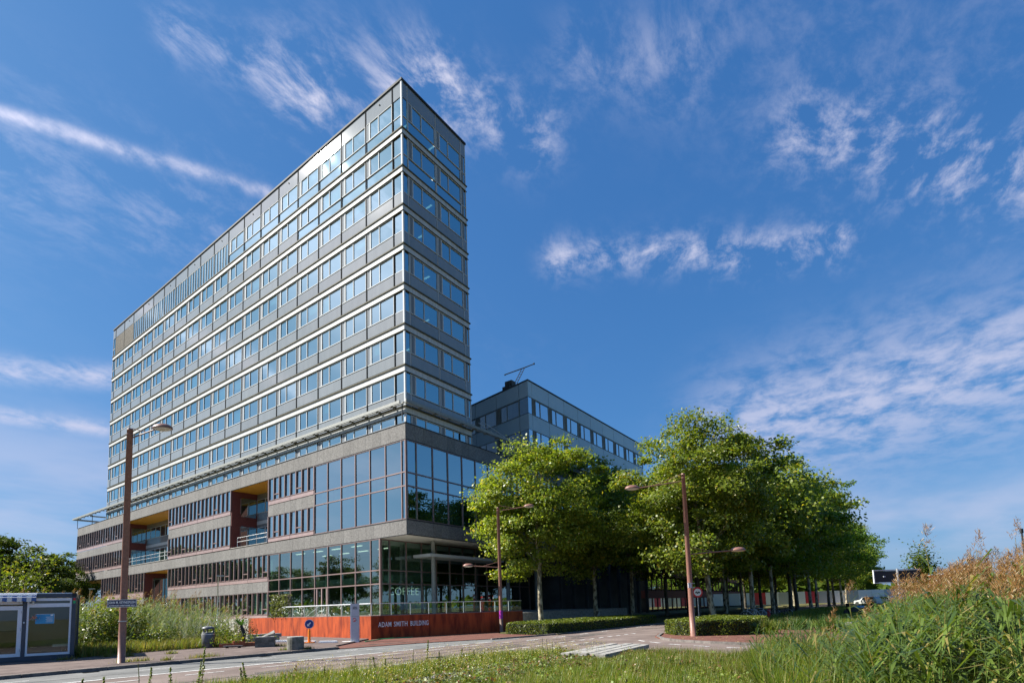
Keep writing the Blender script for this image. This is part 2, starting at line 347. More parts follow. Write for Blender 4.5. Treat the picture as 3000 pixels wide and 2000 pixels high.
def link(name, data, parent=None, loc=(0, 0, 0), rot=(0, 0, 0), scale=(1, 1, 1)):
    o = bpy.data.objects.new(name, data); COL.objects.link(o); o.parent = parent
    o.location = loc; o.rotation_euler = rot; o.scale = scale; return o
def tag(o, label=None, cat=None, group=None, kind=None):
    if label: o['label'] = label
    if cat: o['category'] = cat
    if group: o['group'] = group
    if kind: o['kind'] = kind
    return o
def thing(name, label, cat, loc=(0, 0, 0), rz=0, group=None): return tag(link(name, None, None, loc, (0, 0, rz)), label, cat, group)
UB = {}
def ubox(name, mt, parent, x0, x1, y0, y1, z0, z1):
    """axis-aligned box sharing one unit mesh per material"""
    if mt.name not in UB: UB[mt.name] = MB().box(0, 1, 0, 1, 0, 1).mesh('block_' + mt.name, mt)
    return link(name, UB[mt.name], parent, (x0, y0, z0), (0, 0, 0), (x1 - x0, y1 - y0, z1 - z0))
HP = math.pi / 2
def rect(x0, x1, y0, y1): return [(x0, y0), (x1, y0), (x1, y1), (x0, y1)]
# facade placement: side 'R' faces -Y (u = X), side 'L' faces -X (u = -Y); local x runs to the right seen from outside, local y inwards
def onf(name, mesh, parent, side, u, z, d=0.0, yaw=0, pitch=0, sx=1, sz=1):
    if side == 'R': return link(name, mesh, parent, (u, d, z), (pitch, 0, yaw), (sx, 1, sz))
    return link(name, mesh, parent, (d, -u, z), (pitch, 0, -HP + yaw), (sx, 1, sz))
def fbox(name, mt, parent, side, u0, u1, d0, d1, z0, z1):
    if side == 'R': return ubox(name, mt, parent, u0, u1, d0, d1, z0, z1)
    return ubox(name, mt, parent, d0, d1, -u1, -u0, z0, z1)
PANE = {}
def pane(name, g, parent, side, u0, u1, z0, z1, d=.05, jit=.0035, r=random):
    if g.name not in PANE: PANE[g.name] = MB().quad((-.5, 0, -.5), (.5, 0, -.5), (.5, 0, .5), (-.5, 0, .5)).mesh('pane_' + g.name, g)
    return onf(name, PANE[g.name], parent, side, (u0 + u1) / 2, (z0 + z1) / 2, d, r.gauss(0, jit), r.gauss(0, jit), u1 - u0, z1 - z0)

def wpane(name, g, win, x0, x1, z0, z1, d=.05, jit=.006):
    if g.name not in PANE: PANE[g.name] = MB().quad((-.5, 0, -.5), (.5, 0, -.5), (.5, 0, .5), (-.5, 0, .5)).mesh('pane_' + g.name, g)
    return link(name, PANE[g.name], win, ((x0 + x1) / 2, d, (z0 + z1) / 2), (random.gauss(0, jit), 0, random.gauss(0, jit)), (x1 - x0, 1, z1 - z0))

# ------------------------------------------------------------------ ground (sheets a few mm apart, kerbs real steps)
def sheetobj(name, poly, z, mt, label=None): return tag(link(name, MB().sheet(poly, z).mesh(name, mt)), label, None, None, 'structure')
sheetobj('ground', rect(-2500, 2500, -2500, 2500), -.06, M_ground)
def lineY(x): return -14.61 - .112 * (x + 25.64)
def kerbY(x): return -11.72 - .062 * (x + 26.4)
def slabobj(name, poly, z0, z1, mt): return tag(link(name, MB().prism(poly, z0, z1).mesh(name, mt)), None, None, None, 'structure')
sheetobj('road', [(-90, -6), (-90, -13.5), (-40, -17.9), (-23, -19.9), (-21, -20.2), (-16.8, -20.95), (-14.5, -22.2), (-13.9, -24), (-14.1, -27.5), (-15.5, -45), (-16, -90), (-9, -90), (-10.3, -40), (-10.0, -28), (-9.2, -25.5), (-7.4, -23.0), (-3.9, -21.7), (120, -21.4), (120, -16.6), (4, -16.9), (-4, -16.4), (-6.6, -15.9), (-9.2, -15.2), (-15.8, -12.4), (-30, -11.2)], 0.0, M_asph)
sheetobj('cycle_lane', [(-90, kerbY(-90)), (-90, lineY(-90)), (-25.64, lineY(-25.64)), (-16.5, lineY(-16.5)), (-8.6, -16.35), (-7.2, -15.75), (-9.0, -15.0), (-12.2, -13.35), (-15.8, kerbY(-15.8))], .004, M_grey)
# painted markings as one object each (flat print)
def strip(pts, wdt):
    out = []
    for (x0, y0), (x1, y1) in pts:
        d = Vector((x1 - x0, y1 - y0)).normalized(); n = Vector((-d.y, d.x)) * wdt / 2
        out.append([(x0 + n.x, y0 + n.y), (x0 - n.x, y0 - n.y), (x1 - n.x, y1 - n.y), (x1 + n.x, y1 + n.y)])
    return out
def marking(name, segs, wdt, z=.008):
    b = MB()
    for q in strip(segs, wdt): b.sheet(q, z)
    return tag(link(name, b.mesh(name, M_line)), None, None, None, 'structure')
marking('edge_line', [((-80, lineY(-80)), (-16.4, lineY(-16.4)))], .13)
marking('dashed_lane_line', [((x, lineY(x)), (x + 1.0, lineY(x + 1.0))) for x in (-15.9, -14.3, -12.9, -11.5)], .13)
marking('lane_dashes', [((x, lineY(x) - 1.0 + .012 * (x + 20)), (x + 1.0, lineY(x + 1) - 1.0 + .012 * (x + 21))) for x in np.arange(-44, -6, 2.05)], .09)
marking('cycle_lane_dashes', [((x, kerbY(x) - 1.15), (x + .9, kerbY(x + .9) - 1.15)) for x in np.arange(-44, -16, 3.4)], .07)
marking('near_lane_dashes', [((x, -19.62 - .02 * (x + 15) - .0016 * (x + 15) ** 2), (x + .42, -19.62 - .02 * (x + 15.42) - .0016 * (x + 15.42) ** 2)) for x in np.arange(-15.5, -3, .86)], .12)
marking('near_edge_line', [((-34, -18.9), (-20.3, -19.45)), ((-19.3, -19.48), (-18.5, -19.53)), ((-17.0, -19.6), (-15.9, -19.63))], .12)
marking('near_edge_dashes', [((x, -20.74 - .012 * (x + 16)), (x + .4, -20.74 - .012 * (x + 16.4))) for x in np.arange(-16.1, -10, .85)], .10)
marking('far_lane_dashes', [((x, -17.45 + .012 * x), (x + 1.0, -17.45 + .012 * (x + 1))) for x in np.arange(-9.5, 40, 2.6)], .10)
marking('junction_dashes', [((-8.04, -22.31), (-8.61, -22.78)), ((-8.84, -23.1), (-9.32, -23.7)), ((-9.75, -24.2), (-10.0, -24.7)), ((-10.28, -25.28), (-10.5, -25.9)), ((-10.68, -26.5), (-10.85, -27.1)), ((-10.95, -27.8), (-11.05, -28.6))], .11)
marking('turn_marks', [((-16.1, -13.05), (-15.7, -13.35)), ((-15.55, -13.7), (-15.0, -14.25))], .10)
# dark sealed cracks along the road
b = MB()
for y0, x0, x1, k in ((-17.9, -40, 6, -.06), (-18.9, -36, -9, -.05), (-16.9, -20, -8, -.09)):
    for x in np.arange(x0, x1, 1.1): b.sheet(strip([((x, y0 + k * (x + 18) + .03 * math.sin(x * 2.1)), (x + 1.1, y0 + k * (x + 19.1) + .03 * math.sin((x + 1.1) * 2.1)))], .05)[0], .006)
tag(link('sealed_cracks', b.mesh('sealed_cracks', M_dark)), kind='structure')
M_patch = mat('asphalt_repair', (.075, .066, .06), .95, col2=(.13, .112, .10), nscale=3, bump=.3, bscale=140, spec=.15)
M_stain = mat('damp_stain', (.07, .05, .043), .9, col2=(.12, .085, .07), nscale=3, spec=.2)
def patch(name, x, y, lx, ly, a, z, mt, n=14, wob=.12):
    r = random.Random(int(x * 91 + y * 17)); pts = []
    for i in range(n):
        t = 2 * math.pi * i / n; c, s_ = math.cos(t), math.sin(t); k = 1 + r.uniform(-wob, wob); px_, py2 = lx * (abs(c) ** .5) * (1 if c > 0 else -1) * k, ly * (abs(s_) ** .5) * (1 if s_ > 0 else -1) * k
        pts.append((x + px_ * math.cos(a) - py2 * math.sin(a), y + px_ * math.sin(a) + py2 * math.cos(a)))
    return tag(link(name, MB().sheet(pts, z).mesh(name, mt)), kind='structure')
for x, y, lx, ly in ((-13.0, -18.6, 1.4, .5), (-21.5, -17.6, .9, .35), (-5.0, -18.2, 1.6, .45), (-10.3, -21.2, .8, .4)): patch('asphalt_patch', x, y, lx, ly, -.1, .005, M_patch, 14, .05)
for x, y, lx, ly in ((-12.9, -12.0, .9, .22), (-11.7, -12.6, .8, .15), (-10.1, -12.2, .5, .14), (-13.9, -11.9, .4, .2)): patch('damp_patch', x, y, lx, ly, -.3, .034, M_stain)
for x, y in ((-18.4, -17.2), (-7.3, -19.0)):
    mh = tag(link('manhole_cover', MB().tube([(0, 0, -.02), (0, 0, .009)], .33, 24).tube([(0, 0, .0), (0, 0, .013)], .27, 24).mesh('manhole_cover', M_patch), None, (x, y, 0)), 'round iron manhole cover set in the pinkish asphalt, ' + ('by the bend near the wall' if x < -10 else 'towards the avenue'), 'manhole cover')
for x in (-24.5, -19.2):
    gd = thing('road_gully', 'iron gully grate beside the kerb, ' + ('near the tall lamp post' if x < -22 else 'near the low concrete drum'), 'drain', (x, kerbY(x) - .24, 0), -.062)
    for i in range(5): link('bar', MB().box(-.2, .2, -.14 + i * .06, -.11 + i * .06, -.02, .012).mesh('grate_bar', M_joint), gd)
# pavement left: base slab plus rows of individually laid paving slabs nearest the camera
slabobj('pavement', [(-90, kerbY(-90) + .13), (-15.8, kerbY(-15.8) + .13), (-15.2, -11.2), (-10.9, -8.3), (-9.7, 6.2), (-9.7, 12), (-90, 30)], -.05, .085, M_pave)
PV = MB().box(0, 1, 0, 1, 0, 1).mesh('paving_slab', M_pave)
pv = bpy.data.objects['pavement']
for i in range(2):
    x = -27.5
    while x < -16.4:
        ln = .86
        y = kerbY(x) + .17 + i * .62
        link('paving_slab', PV, pv, (x, y, .072), (0, 0, -.062), (ln, .60, .021 + .005 * random.random())); x += ln + .012
slabobj('driveway_apron', [(-15.2, -11.2), (-15.8, kerbY(-15.8)), (-12.2, -13.3), (-9.0, -14.95), (-5.6, -15.9), (-5.1, -13.0), (-3.5, -11.3), (-10.7, -8.35)], -.05, .03, M_redpave)
KB = MB().box(0, 1, 0, 1, 0, 1).mesh('kerb_stone', M_kerb)
kerb = tag(link('kerb', MB().prism([(-90, kerbY(-90)), (-28, kerbY(-28)), (-28, kerbY(-28) + .13), (-90, kerbY(-90) + .13)], -.05, .10).mesh('kerb', M_kerb)), kind='structure')
x = -28.0
while x < -16.0:
    link('kerb_stone', KB, kerb, (x, kerbY(x), -.05), (0, 0, -.062), (.985, .125, .15 + .006 * random.random())); x += 1.0
def pathkerb(name, pts, w_=.13, h=.09):
    root = tag(link(name, None), kind='structure')
    for (x0, y0), (x1, y1) in zip(pts, pts[1:]):
        L = math.hypot(x1 - x0, y1 - y0); n = max(1, round(L / 1.0)); a = math.atan2(y1 - y0, x1 - x0)
        for k in range(n): link('kerb_stone', KB, root, (x0 + (x1 - x0) * k / n, y0 + (y1 - y0) * k / n, -.04), (0, 0, a), (L / n - .015, w_, h + .04 + .005 * random.random()))
    return root
pathkerb('island_kerb', [(-3.9, -21.75), (-6.1, -22.35), (-7.5, -23.1), (-8.6, -24.2), (-9.25, -25.6), (-9.9, -27.8), (-10.3, -31), (-10.5, -36)])
pathkerb('hedge_kerb', [(-9.2, -15.35), (-6.6, -16.05), (-4, -16.55), (4, -17.05), (16, -17.0)], .12, .07)
slabobj('island_pavement', [(-3.9, -21.6), (-6.0, -22.25), (-7.3, -23.0), (-8.4, -24.1), (-9.05, -25.55), (-9.7, -27.8), (-10.1, -31), (-10.3, -60), (6, -60), (2.2, -27.6), (1.5, -26.2), (-2, -21.6)], -.05, .05, M_redpave)
slabobj('terrace', [(-10.55, -8.12), (-4.3, -10.66), (-.3, -10.95), (-.2, -8), (24, -8), (24, 3.2), (.35, 3.2), (.35, 20.2), (-.02, 20.3), (-.02, 30), (-9.65, 6.2)], -.05, 1.08, M_conc)
slabobj('lawn', [(-2, -21.55), (1.5, -26.2), (2.2, -27.6), (6, -60), (140, -60), (140, -21.55)], -.05, .04, M_soil)
slabobj('tree_bed', [(-4.9, -16.5), (-4.9, -12.6), (-3, -11.4), (24, -8.2), (140, -8.2), (140, -16.9), (4, -17.0)], -.05, .05, M_soil)
slabobj('planting_bed', [(-60, -3), (-22.6, -4.2), (-17.6, -4.6), (-13.2, -3.4), (-10.2, 4.5), (-9.9, 14), (-1.4, 34), (-1.4, 78), (-60, 60)], -.05, .12, M_soil)
slabobj('verge', [(-90, -13.6), (-40, -18.0), (-23, -20.0), (-21, -20.3), (-16.9, -21.05), (-14.7, -22.3), (-14.2, -24), (-14.4, -27.5), (-15.8, -45), (-16, -60), (-90, -60)], -.05, .07, M_soil)

# ------------------------------------------------------------------ office tower
tower = thing('office_tower', 'tall slab-shaped office tower with grey panels, white floor bands and rows of blue windows', 'office building')
B, H, B1, ROOF = 3.6, 3.5634, 43.206, 47.64
BL, BR, LEN = 1.1645, .669, 66.9
WID = 8.54
def wframe(h, name):
    b = MB()
    for x0, x1 in ((.09, .13), (.50, .60), (1.70, 1.77), (3.46, 3.51)): b.box(x0, x1, -.012, .09, 0, h)
    b.box(.13, 3.46, -.014, .092, 0, .06); b.box(.13, 3.46, -.014, .092, h - .05, h)
    return b.mesh(name, M_alu)
WH, WS = 1.74, .76
WF = {WH: wframe(WH, 'window_frame'), WS: wframe(WS, 'low_window_frame')}
VP = MB().box(.15, .27, 0, .05, 0, 1).box(.30, .47, -.008, .05, 0, 1).mesh('vent_panel', M_vent)
BLD = MB().box(0, 1, 0, .012, 0, 1).mesh('blind', M_blind)
rb = random.Random(5)
def tower_window(side, u, z, h=WH):
    wn = onf('window', WF[h], tower, side, u, z)
    link('vent_panel', VP, wn, (0, .02, .06), (0, 0, 0), (1, 1, h - .11))
    wpane('sash_pane', G_tower, wn, .60, 1.70, .06, h - .05); wpane('fixed_pane', G_tower, wn, 1.77, 3.46, .06, h - .05)
    q = rb.random()
    if q < .30:
        d = rb.uniform(.25, .95) * (h - .1); x0, x1 = ((.62, 1.68), (1.8, 3.44), (.62, 3.44))[rb.randrange(3)]
        link('blind', BLD, wn, (x0, .16, h - .05 - d), (0, 0, 0), (x1 - x0, 1, d))
SPH = .98
SPM = MB().box(.08, 3.52, 0, .05, 0, SPH).mesh('spandrel_panel', M_spandrel)
PAM = MB().box(.08, 3.52, 0, .05, 0, 1.44).mesh('parapet_panel', M_spandrel)
LV = MB()
for i in range(24): LV.box(.05 + i * .146, .05 + i * .146 + .07, -.02, .06, 0, 2.78)
for i in range(7): LV.box(.05, 3.55, .062, .075, .1 + i * .42, .2 + i * .42)
LVM = LV.mesh('louvre_panel', M_louvre)
FIN = MB()
for i in range(6): FIN.box(.05 + i * .69, .05 + i * .69 + .06, -.03, .09, 0, 2.8)
FIN.box(.11, 3.50, -.012, .088, 0, .05).box(.11, 3.50, -.012, .088, 2.75, 2.8)
FINM = FIN.mesh('fin_window', M_alu)
GSP = MB().box(.05, 3.55, -.012, .09, 0, .05).box(.05, .10, -.01, .088, .05, .93).box(3.50, 3.55, -.01, .088, .05, .93).mesh('glazed_spandrel', M_alu)
def us(side, k): return (BR + k * B) if side == 'R' else -(BL + (k + 1) * B)
for side, nb in (('L', 18), ('R', 2)):
    for k in range(nb):
        u = us(side, k)
        onf('parapet_panel', PAM, tower, side, u, 46.16)
        if side == 'L' and k >= 16: onf('louvre_panel', LVM, tower, side, u, 43.3)
        elif side == 'L' and k >= 8:
            fw = onf('fin_window', FINM, tower, side, u, 43.3)
            for i in range(5): wpane('fin_pane', G_tower, fw, .11 + i * .69, .74 + i * .69, .05, 2.75, .03, .006)
        else:
            tower_window(side, u, 44.38)
            gs = onf('glazed_spandrel', GSP, tower, side, u, 43.3); wpane('spandrel_pane', G_tower, gs, .10, 3.50, .05, .98, .04)
        for f in range(1, 9):
            bz = B1 - H * (f - 1)
            if f == 8: tower_window(side, u, bz - .66 - WS, WS); continue
            tower_window(side, u, bz - .66 - WH)
            if f == 1 and (side == 'R' or k < 4):
                gs = onf('glazed_spandrel', GSP, tower, side, u, bz - H + .05); wpane('spandrel_pane', G_tower, gs, .10, 3.50, .05, .98, .04)
            else: onf('spandrel_panel', SPM, tower, side, u, bz - 2.46 - SPH - .02)
EL_ = BL + 18 * B + .9226                                       # far end of the long facade
for f in range(1, 9):
    bz = B1 - H * (f - 1)
    ubox('floor_band', M_band, tower, -.05, .10, .0, EL_, bz - .60, bz - .13)
    ubox('floor_band', M_band, tower, .10, WID, -.05, .10, bz - .60, bz - .13)
    ubox('band_ledge', M_ledge, tower, -.13, .10, -.13, EL_ + .1, bz - .125, bz - .02)
    ubox('band_ledge', M_ledge, tower, .10, WID + .12, -.13, .10, bz - .125, bz - .02)
    ubox('band_drip', M_ledge, tower, -.09, .08, -.09, EL_ + .06, bz - .645, bz - .605)
    ubox('band_drip', M_ledge, tower, .08, WID + .10, -.09, .08, bz - .645, bz - .605)
for k in range(19): ubox('bay_mullion', M_joint, tower, -.035, .1, BL + k * B - .065, BL + k * B + .065, 16.86, 47.6)
for k in range(3): ubox('bay_mullion', M_alu, tower, BR + k * B - .03, BR + k * B + .03, -.02, .1, 16.86, 47.6)
# corner strips of glass and panel beside the corner post, and at the far ends
def cornerbits(side, u0, u1, vent=False):
    rows = [(44.38, 46.11, 'w'), (43.3, 44.33, 'g'), (46.16, 47.6, 'p')]
    for f in range(1, 9):
        bz = B1 - H * (f - 1)
        if f == 8: rows.append((bz - .66 - WS, bz - .66, 'w')); continue
        rows += [(bz - 2.40, bz - .66, 'w'), (bz - H + .05, bz - 2.46, 'g' if f == 1 else 'p')]
    for z0, z1, t in rows:
        if t == 'p': fbox('corner_panel', M_spandrel, tower, side, u0 + .03, u1 - .02, .0, .05, z0, z1)
        else:
            pane('corner_pane', G_tower, tower, side, u0 + .05, u1 - .03, z0 + .04, z1 - .03, .04)
            fbox('corner_sill', M_alu, tower, side, u0 + .03, u1 - .02, -.01, .08, z0 - .03, z0 + .03)
            if vent: fbox('vent_strip', M_vent, tower, side, u0 + .12, u0 + .36, -.01, .05, z0 + .03, z1 - .03)
cornerbits('L', -BL, -.12); cornerbits('R', .12, BR); cornerbits('R', BR + 2 * B, WID - .05, True); cornerbits('L', -EL_ + .02, -(BL + 18 * B))
ubox('corner_post', M_alu, tower, -.035, .12, -.035, .12, 16.9, 47.6)
ubox('corner_post', M_alu, tower, WID - .05, WID + .02, -.02, .12, 16.9, 47.6)
ubox('corner_post', M_alu, tower, -.02, .12, EL_ - .02, EL_ + .04, 16.9, 47.6)
ubox('roof_coping', M_coping, tower, -.10, WID + .1, -.10, EL_ + .1, 47.62, 47.82)
for k in range(0, 18, 2): link('roof_spout', MB().tube([(-.06, 0, 0), (.1, 0, 0)], .06, 8).mesh('roof_spout', M_dark), tower, (-.03, BL + k * B + 1.7, 47.05))
# inner building: edge beams behind the bands, ceilings, core, rear and side walls
for f in range(0, 9):
    bz = B1 - H * (f - 1)
    z0, z1 = (bz - .66, bz + 1.05) if f else (46.13, 47.6)
    if f == 1: z1 = 43.35
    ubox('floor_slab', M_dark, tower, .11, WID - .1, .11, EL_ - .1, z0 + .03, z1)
    ubox('ceiling', M_ceil, tower, .30, WID - .3, .30, EL_ - .3, z0, z0 + .025)
    if f < 8:
        for kx in (2.4, 4.6):
            if rb.random() < .6:
                lx = kx + rb.uniform(-.7, .9); ly = rb.uniform(.7, 1.9); ubox('ceiling_luminaire', E_fix, tower, lx, lx + .14, ly, ly + rb.uniform(.5, 1.2), z0 - .05, z0 - .005)
ubox('core_wall', M_inwall, tower, 4.8, 5.0, 4.6, EL_ - .4, 16.8, 46.1)
ubox('core_wall', M_inwall, tower, .6, 4.8, 9.5, 9.7, 16.8, 46.1)
for y in (24, 38.5, 53): ubox('core_wall', M_inwall, tower, .6, 4.8, y, y + .15, 16.8, 46.1)
ubox('core_wall', M_inwall, tower, 5.0, WID - .4, 6.2, 6.4, 16.8, 46.1)
ubox('rear_wall', M_spandrel, tower, WID - .05, WID + .05, .12, EL_, 16.9, 47.6)
ubox('end_wall', M_spandrel, tower, .12, WID - .05, EL_ - .05, EL_ + .03, 16.9, 47.6)

# ------------------------------------------------------------------ stone podium
pod = thing('office_podium', 'low stone-banded podium with red-brown window frames wrapped round the foot of the tower', 'office building')
STP = {}
def stones(side, ua, ub_, z0, z1, d=-.045):
    """one-metre stone panels with recessed joints"""
    n = max(1, round(abs(ub_ - ua) / 1.0)); s = (ub_ - ua) / n
    for i in range(n):
        fbox('stone_panel', M_stone, pod, side, ua + i * s + .007, ua + (i + 1) * s - .007, d - random.random() * .006, d + .05, z0 + .008, z1 - .008)
PX = 24.0; PY = 80.0
for z0, z1 in ((15.47, 16.78), (7.60, 8.76)):
    stones('L', -PY, -.004, z0, z1); stones('R', .0, PX, z0, z1)
stones('L', -44.2, -28.15, 11.5, 12.65); stones('L', -20.45, -12.45, 11.5, 12.65); stones('L', -PY, -59.6, 11.5, 12.65)
stones('L', -43.95, -20.35, 3.72, 4.82); stones('L', -67.7, -51.45, 2.2, 4.05); stones('L', -43.95, -20.35, .0, 1.0)
stones('R', 14.9, PX, 11.5, 12.65)
ubox('parapet_cap', M_coping, pod, -.09, .3, -.09, PY + .05, 16.785, 16.84); ubox('parapet_cap', M_coping, pod, .3, PX, -.09, .3, 16.785, 16.84)
ubox('drip_edge', M_coping, pod, -.07, .05, -.07, PY, 15.42, 15.465); ubox('drip_edge', M_coping, pod, .05, PX, -.07, .05, 15.42, 15.465)
ubox('drip_edge', M_coping, pod, -.06, .05, -.06, PY, 7.555, 7.595); ubox('drip_edge', M_coping, pod, .05, PX, -.06, .05, 7.555, 7.595)
ubox('bed_ledge', M_coping, pod, -.07, .05, -.07, 12.4, 8.77, 8.83); ubox('bed_ledge', M_coping, pod, .05, 14.8, -.07, .05, 8.77, 8.83)
# structural slabs and inner walls
DEEP = 14.0
ubox('roof_slab', M_slab, pod, .01, PX, .01, PY - .01, 15.5, 16.6)
ubox('floor_slab', M_slab, pod, .01, PX, .01, PY - .01, 7.64, 8.74)
for y0, y1 in ((.35, 20.5), (28.1, 44.2), (59.6, PY - .01)): ubox('floor_slab', M_slab, pod, .01 if y0 > 1 else .35, DEEP, y0, y1, 11.55, 12.6)
ubox('floor_slab', M_slab, pod, 3.2, DEEP, 20.5, 28.1, 11.55, 12.6); ubox('floor_slab', M_slab, pod, 3.2, DEEP, 44.2, 59.6, 11.55, 12.6)
ubox('floor_slab', M_slab, pod, DEEP, PX, .01, 20, 11.55, 12.6)
ubox('floor_slab', M_slab, pod, .01, DEEP, 20.4, 43.9, 3.76, 4.78); ubox('floor_slab', M_slab, pod, .01, DEEP, 51.5, 67.7, 2.0, 4.0)
ubox('ceiling', M_ceil, pod, .4, 12, .4, 20.2, 15.44, 15.49); ubox('ceiling', M_soffit, pod, .4, PX - .3, 3.3, 20.2, 7.585, 7.63)
ubox('ceiling', M_ceil, pod, .4, 12, .4, 20.2, 11.50, 11.54)
ubox('back_wall', M_inwall, pod, 7.5, 7.7, 1.0, 20, 8.8, 15.4); ubox('back_wall', M_inwall, pod, 3.9, 4.1, 20.3, PY - .5, 8.8, 15.4)
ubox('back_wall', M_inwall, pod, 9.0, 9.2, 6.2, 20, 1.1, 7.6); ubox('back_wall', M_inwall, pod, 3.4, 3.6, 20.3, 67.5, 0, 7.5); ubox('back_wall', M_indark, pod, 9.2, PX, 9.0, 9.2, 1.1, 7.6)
ubox('back_wall', M_inwall, pod, 7.7, PX, 7.5, 7.7, 8.8, 15.4)
for y in (6.4, 14.3): ubox('partition', M_inwall, pod, 4.5, 7.5, y, y + .12, 8.8, 11.5)
ubox('partition', M_inwall, pod, .35, 9.0, 20.25, 20.4, 1.1, 7.6)
for x, y in ((1.6, 4.9), (1.6, 12.6), (1.6, 19)): link('inner_column', MB().tube([(0, 0, 1.1), (0, 0, 7.6)], .2, 14).mesh('inner_column', M_inwall, True), pod, (x, y, 0))
ubox('mezzanine', M_inwall, pod, 3.0, 9.0, 5.0, 20.2, 4.15, 4.7)
# curtain walls
def curtain(side, us_, zs, z0, z1, g, wm=.085, dm=.16, ends=True):
    for u in us_: fbox('mullion', M_mullion, pod, side, u - wm / 2, u + wm / 2, -.06, dm - .06, z0, z1)
    for z in zs: fbox('transom', M_mullion, pod, side, us_[0] + wm / 2, us_[-1] - wm / 2, -.05, .09, z - .05, z + .05)
    fbox('head_rail', M_mullion, pod, side, us_[0] + wm / 2, us_[-1] - wm / 2, -.045, .09, z1 - .07, z1 - .002); fbox('bottom_rail', M_mullion, pod, side, us_[0] + wm / 2, us_[-1] - wm / 2, -.045, .09, z0 + .002, z0 + .07)
    zz = [z0 + .07] + [q for z in zs for q in (z - .05, z + .05)] + [z1 - .07]
    for a, c in zip(us_, us_[1:]):
        for i in range(0, len(zz), 2): pane('curtain_pane', g, pod, side, a + wm / 2, c - wm / 2, zz[i], zz[i + 1], .02, .0022)
curtain('L', [-12.42, -10.42, -8.42, -6.42, -4.46, -2.48, -.52, -.06], [11.58, 12.73], 8.84, 15.42, G_pod)
curtain('R', [.06, 1.14, 3.1, 5.03, 6.98, 8.93, 10.88, 12.83, 14.8], [11.58, 12.70], 8.84, 15.42, G_pod)
# ground-floor glazing: long side flush, entrance side set back under the overhang
curtain('L', [-20.26, -18.32, -16.33, -14.37, -12.36, -10.36, -8.41, -6.44, -4.44, -3.3], [3.76, 4.90], 1.1, 7.55, G_gf)
ubox('corner_mullion', M_mullion, pod, -.07, .10, 3.18, 3.29, 1.1, 7.55)
ENT = [.1, 1.03, 2.95, 4.87, 6.78, 8.7, 10.66, 12.6, 14.5, 16.5, 18.5, 20.5, 22.5]
for u in ENT: ubox('mullion', M_mullion, pod, u - .05, u + .05, 3.18, 3.36, 1.1, 7.55)
for z in (3.76, 4.90, 1.15, 7.5): ubox('transom', M_mullion, pod, .15, 22.45, 3.20, 3.34, z - .05, z + .05)
for a, c in zip(ENT, ENT[1:]):
    for z0, z1 in ((1.2, 3.71), (3.81, 4.85), (4.95, 7.45)):
        link('curtain_pane', PANE.get(G_gf.name), pod, ((a + c) / 2, 3.27, (z0 + z1) / 2), (random.gauss(0, .002), 0, random.gauss(0, .002)), (c - a - .1, 1, z1 - z0))
ubox('soffit', M_soffit, pod, .02, PX, .02, 3.17, 7.535, 7.552)
# glazed door in the long ground-floor front
dr = ubox('door', M_sill, pod, -.075, -.02, 11.92, 12.02, 1.12, 3.68)
for y0, y1 in ((10.46, 10.56), (11.18, 11.30)): ubox('door_stile', M_sill, pod, -.075, -.02, y0, y1, 1.12, 3.68)
ubox('door_rail', M_sill, pod, -.073, -.022, 10.46, 12.02, 1.12, 1.38)
# strips of one-metre windows between the stone bands
SW = {}
def stripwin(side, u, z0, z1, opener=False, g=G_pod, sill=.40):
    h = z1 - z0; key = (round(h, 2), opener)
    if key not in SW:
        b = MB().box(-.055, .055, -.10, .14, 0, h).box(.055, .945, -.02, .10, 0, .05).box(.055, .945, -.02, .10, h - .05, h)
        b.box(.055, .085, -.012, .09, .05, h - .05).box(.915, .945, -.012, .09, .05, h - .05)
        if opener: b.box(.06, .94, -.07, .07, .50, .60)
        SW[key] = b.mesh('strip_window', M_mullion)
    wn = onf('strip_window', SW[key], pod, side, u, z0)
    if opener: wpane('sash_pane', g, wn, .085, .915, .05, .50, .035); wpane('fixed_pane', g, wn, .085, .915, .60, h - .05, .035)
    else: wpane('fixed_pane', g, wn, .085, .915, .05, h - .05, .035)
    if random.random() < .35: link('blind', BLD, wn, (.09, .16, .06 if random.random() < .5 else h * .4), (0, 0, 0), (.82, 1, (h - .1) * (1 if random.random() < .5 else .6)))
def striprow(side, ua, ub_, zb, z0, z1, off=0, g=G_pod):
    n = round(ub_ - ua)
    s = (ub_ - ua) / n
    for i in range(n): stripwin(side, ua + i * s, z0, z1, (i + off) % 4 == 1, g)
    fbox('mullion', M_mullion, pod, side, ub_ - .06, ub_ + .06, -.10, .14, z0, z1)
    i = 0
    while i < n:
        j = min(n, i + 4); fbox('sill_panel', M_sill, pod, side, ua + i * s + .025, ua + j * s - .025, -.075, .0, zb, z0 - .05); i = j
    fbox('sill_rail', M_mullion, pod, side, ua, ub_, -.11, .05, z0 - .048, z0 - .004)
for zb, z0, z1 in ((12.70, 13.16, 15.42), (8.84, 9.25, 11.5)):
    striprow('L', -20.40, -12.50, zb, z0, z1); striprow('L', -44.15, -28.2, zb, z0, z1, 1); striprow('L', -79.9, -59.65, zb, z0, z1, 0)
    striprow('R', 14.95, 23.9, zb, z0, z1)
striprow('L', -43.9, -20.35, 4.84, 5.26, 7.55, 2, G_gf); striprow('L', -67.6, -51.5, 4.10, 4.95, 7.55, 0); striprow('L', -43.9, -20.35, 1.02, 1.44, 3.72, 2, G_gf)
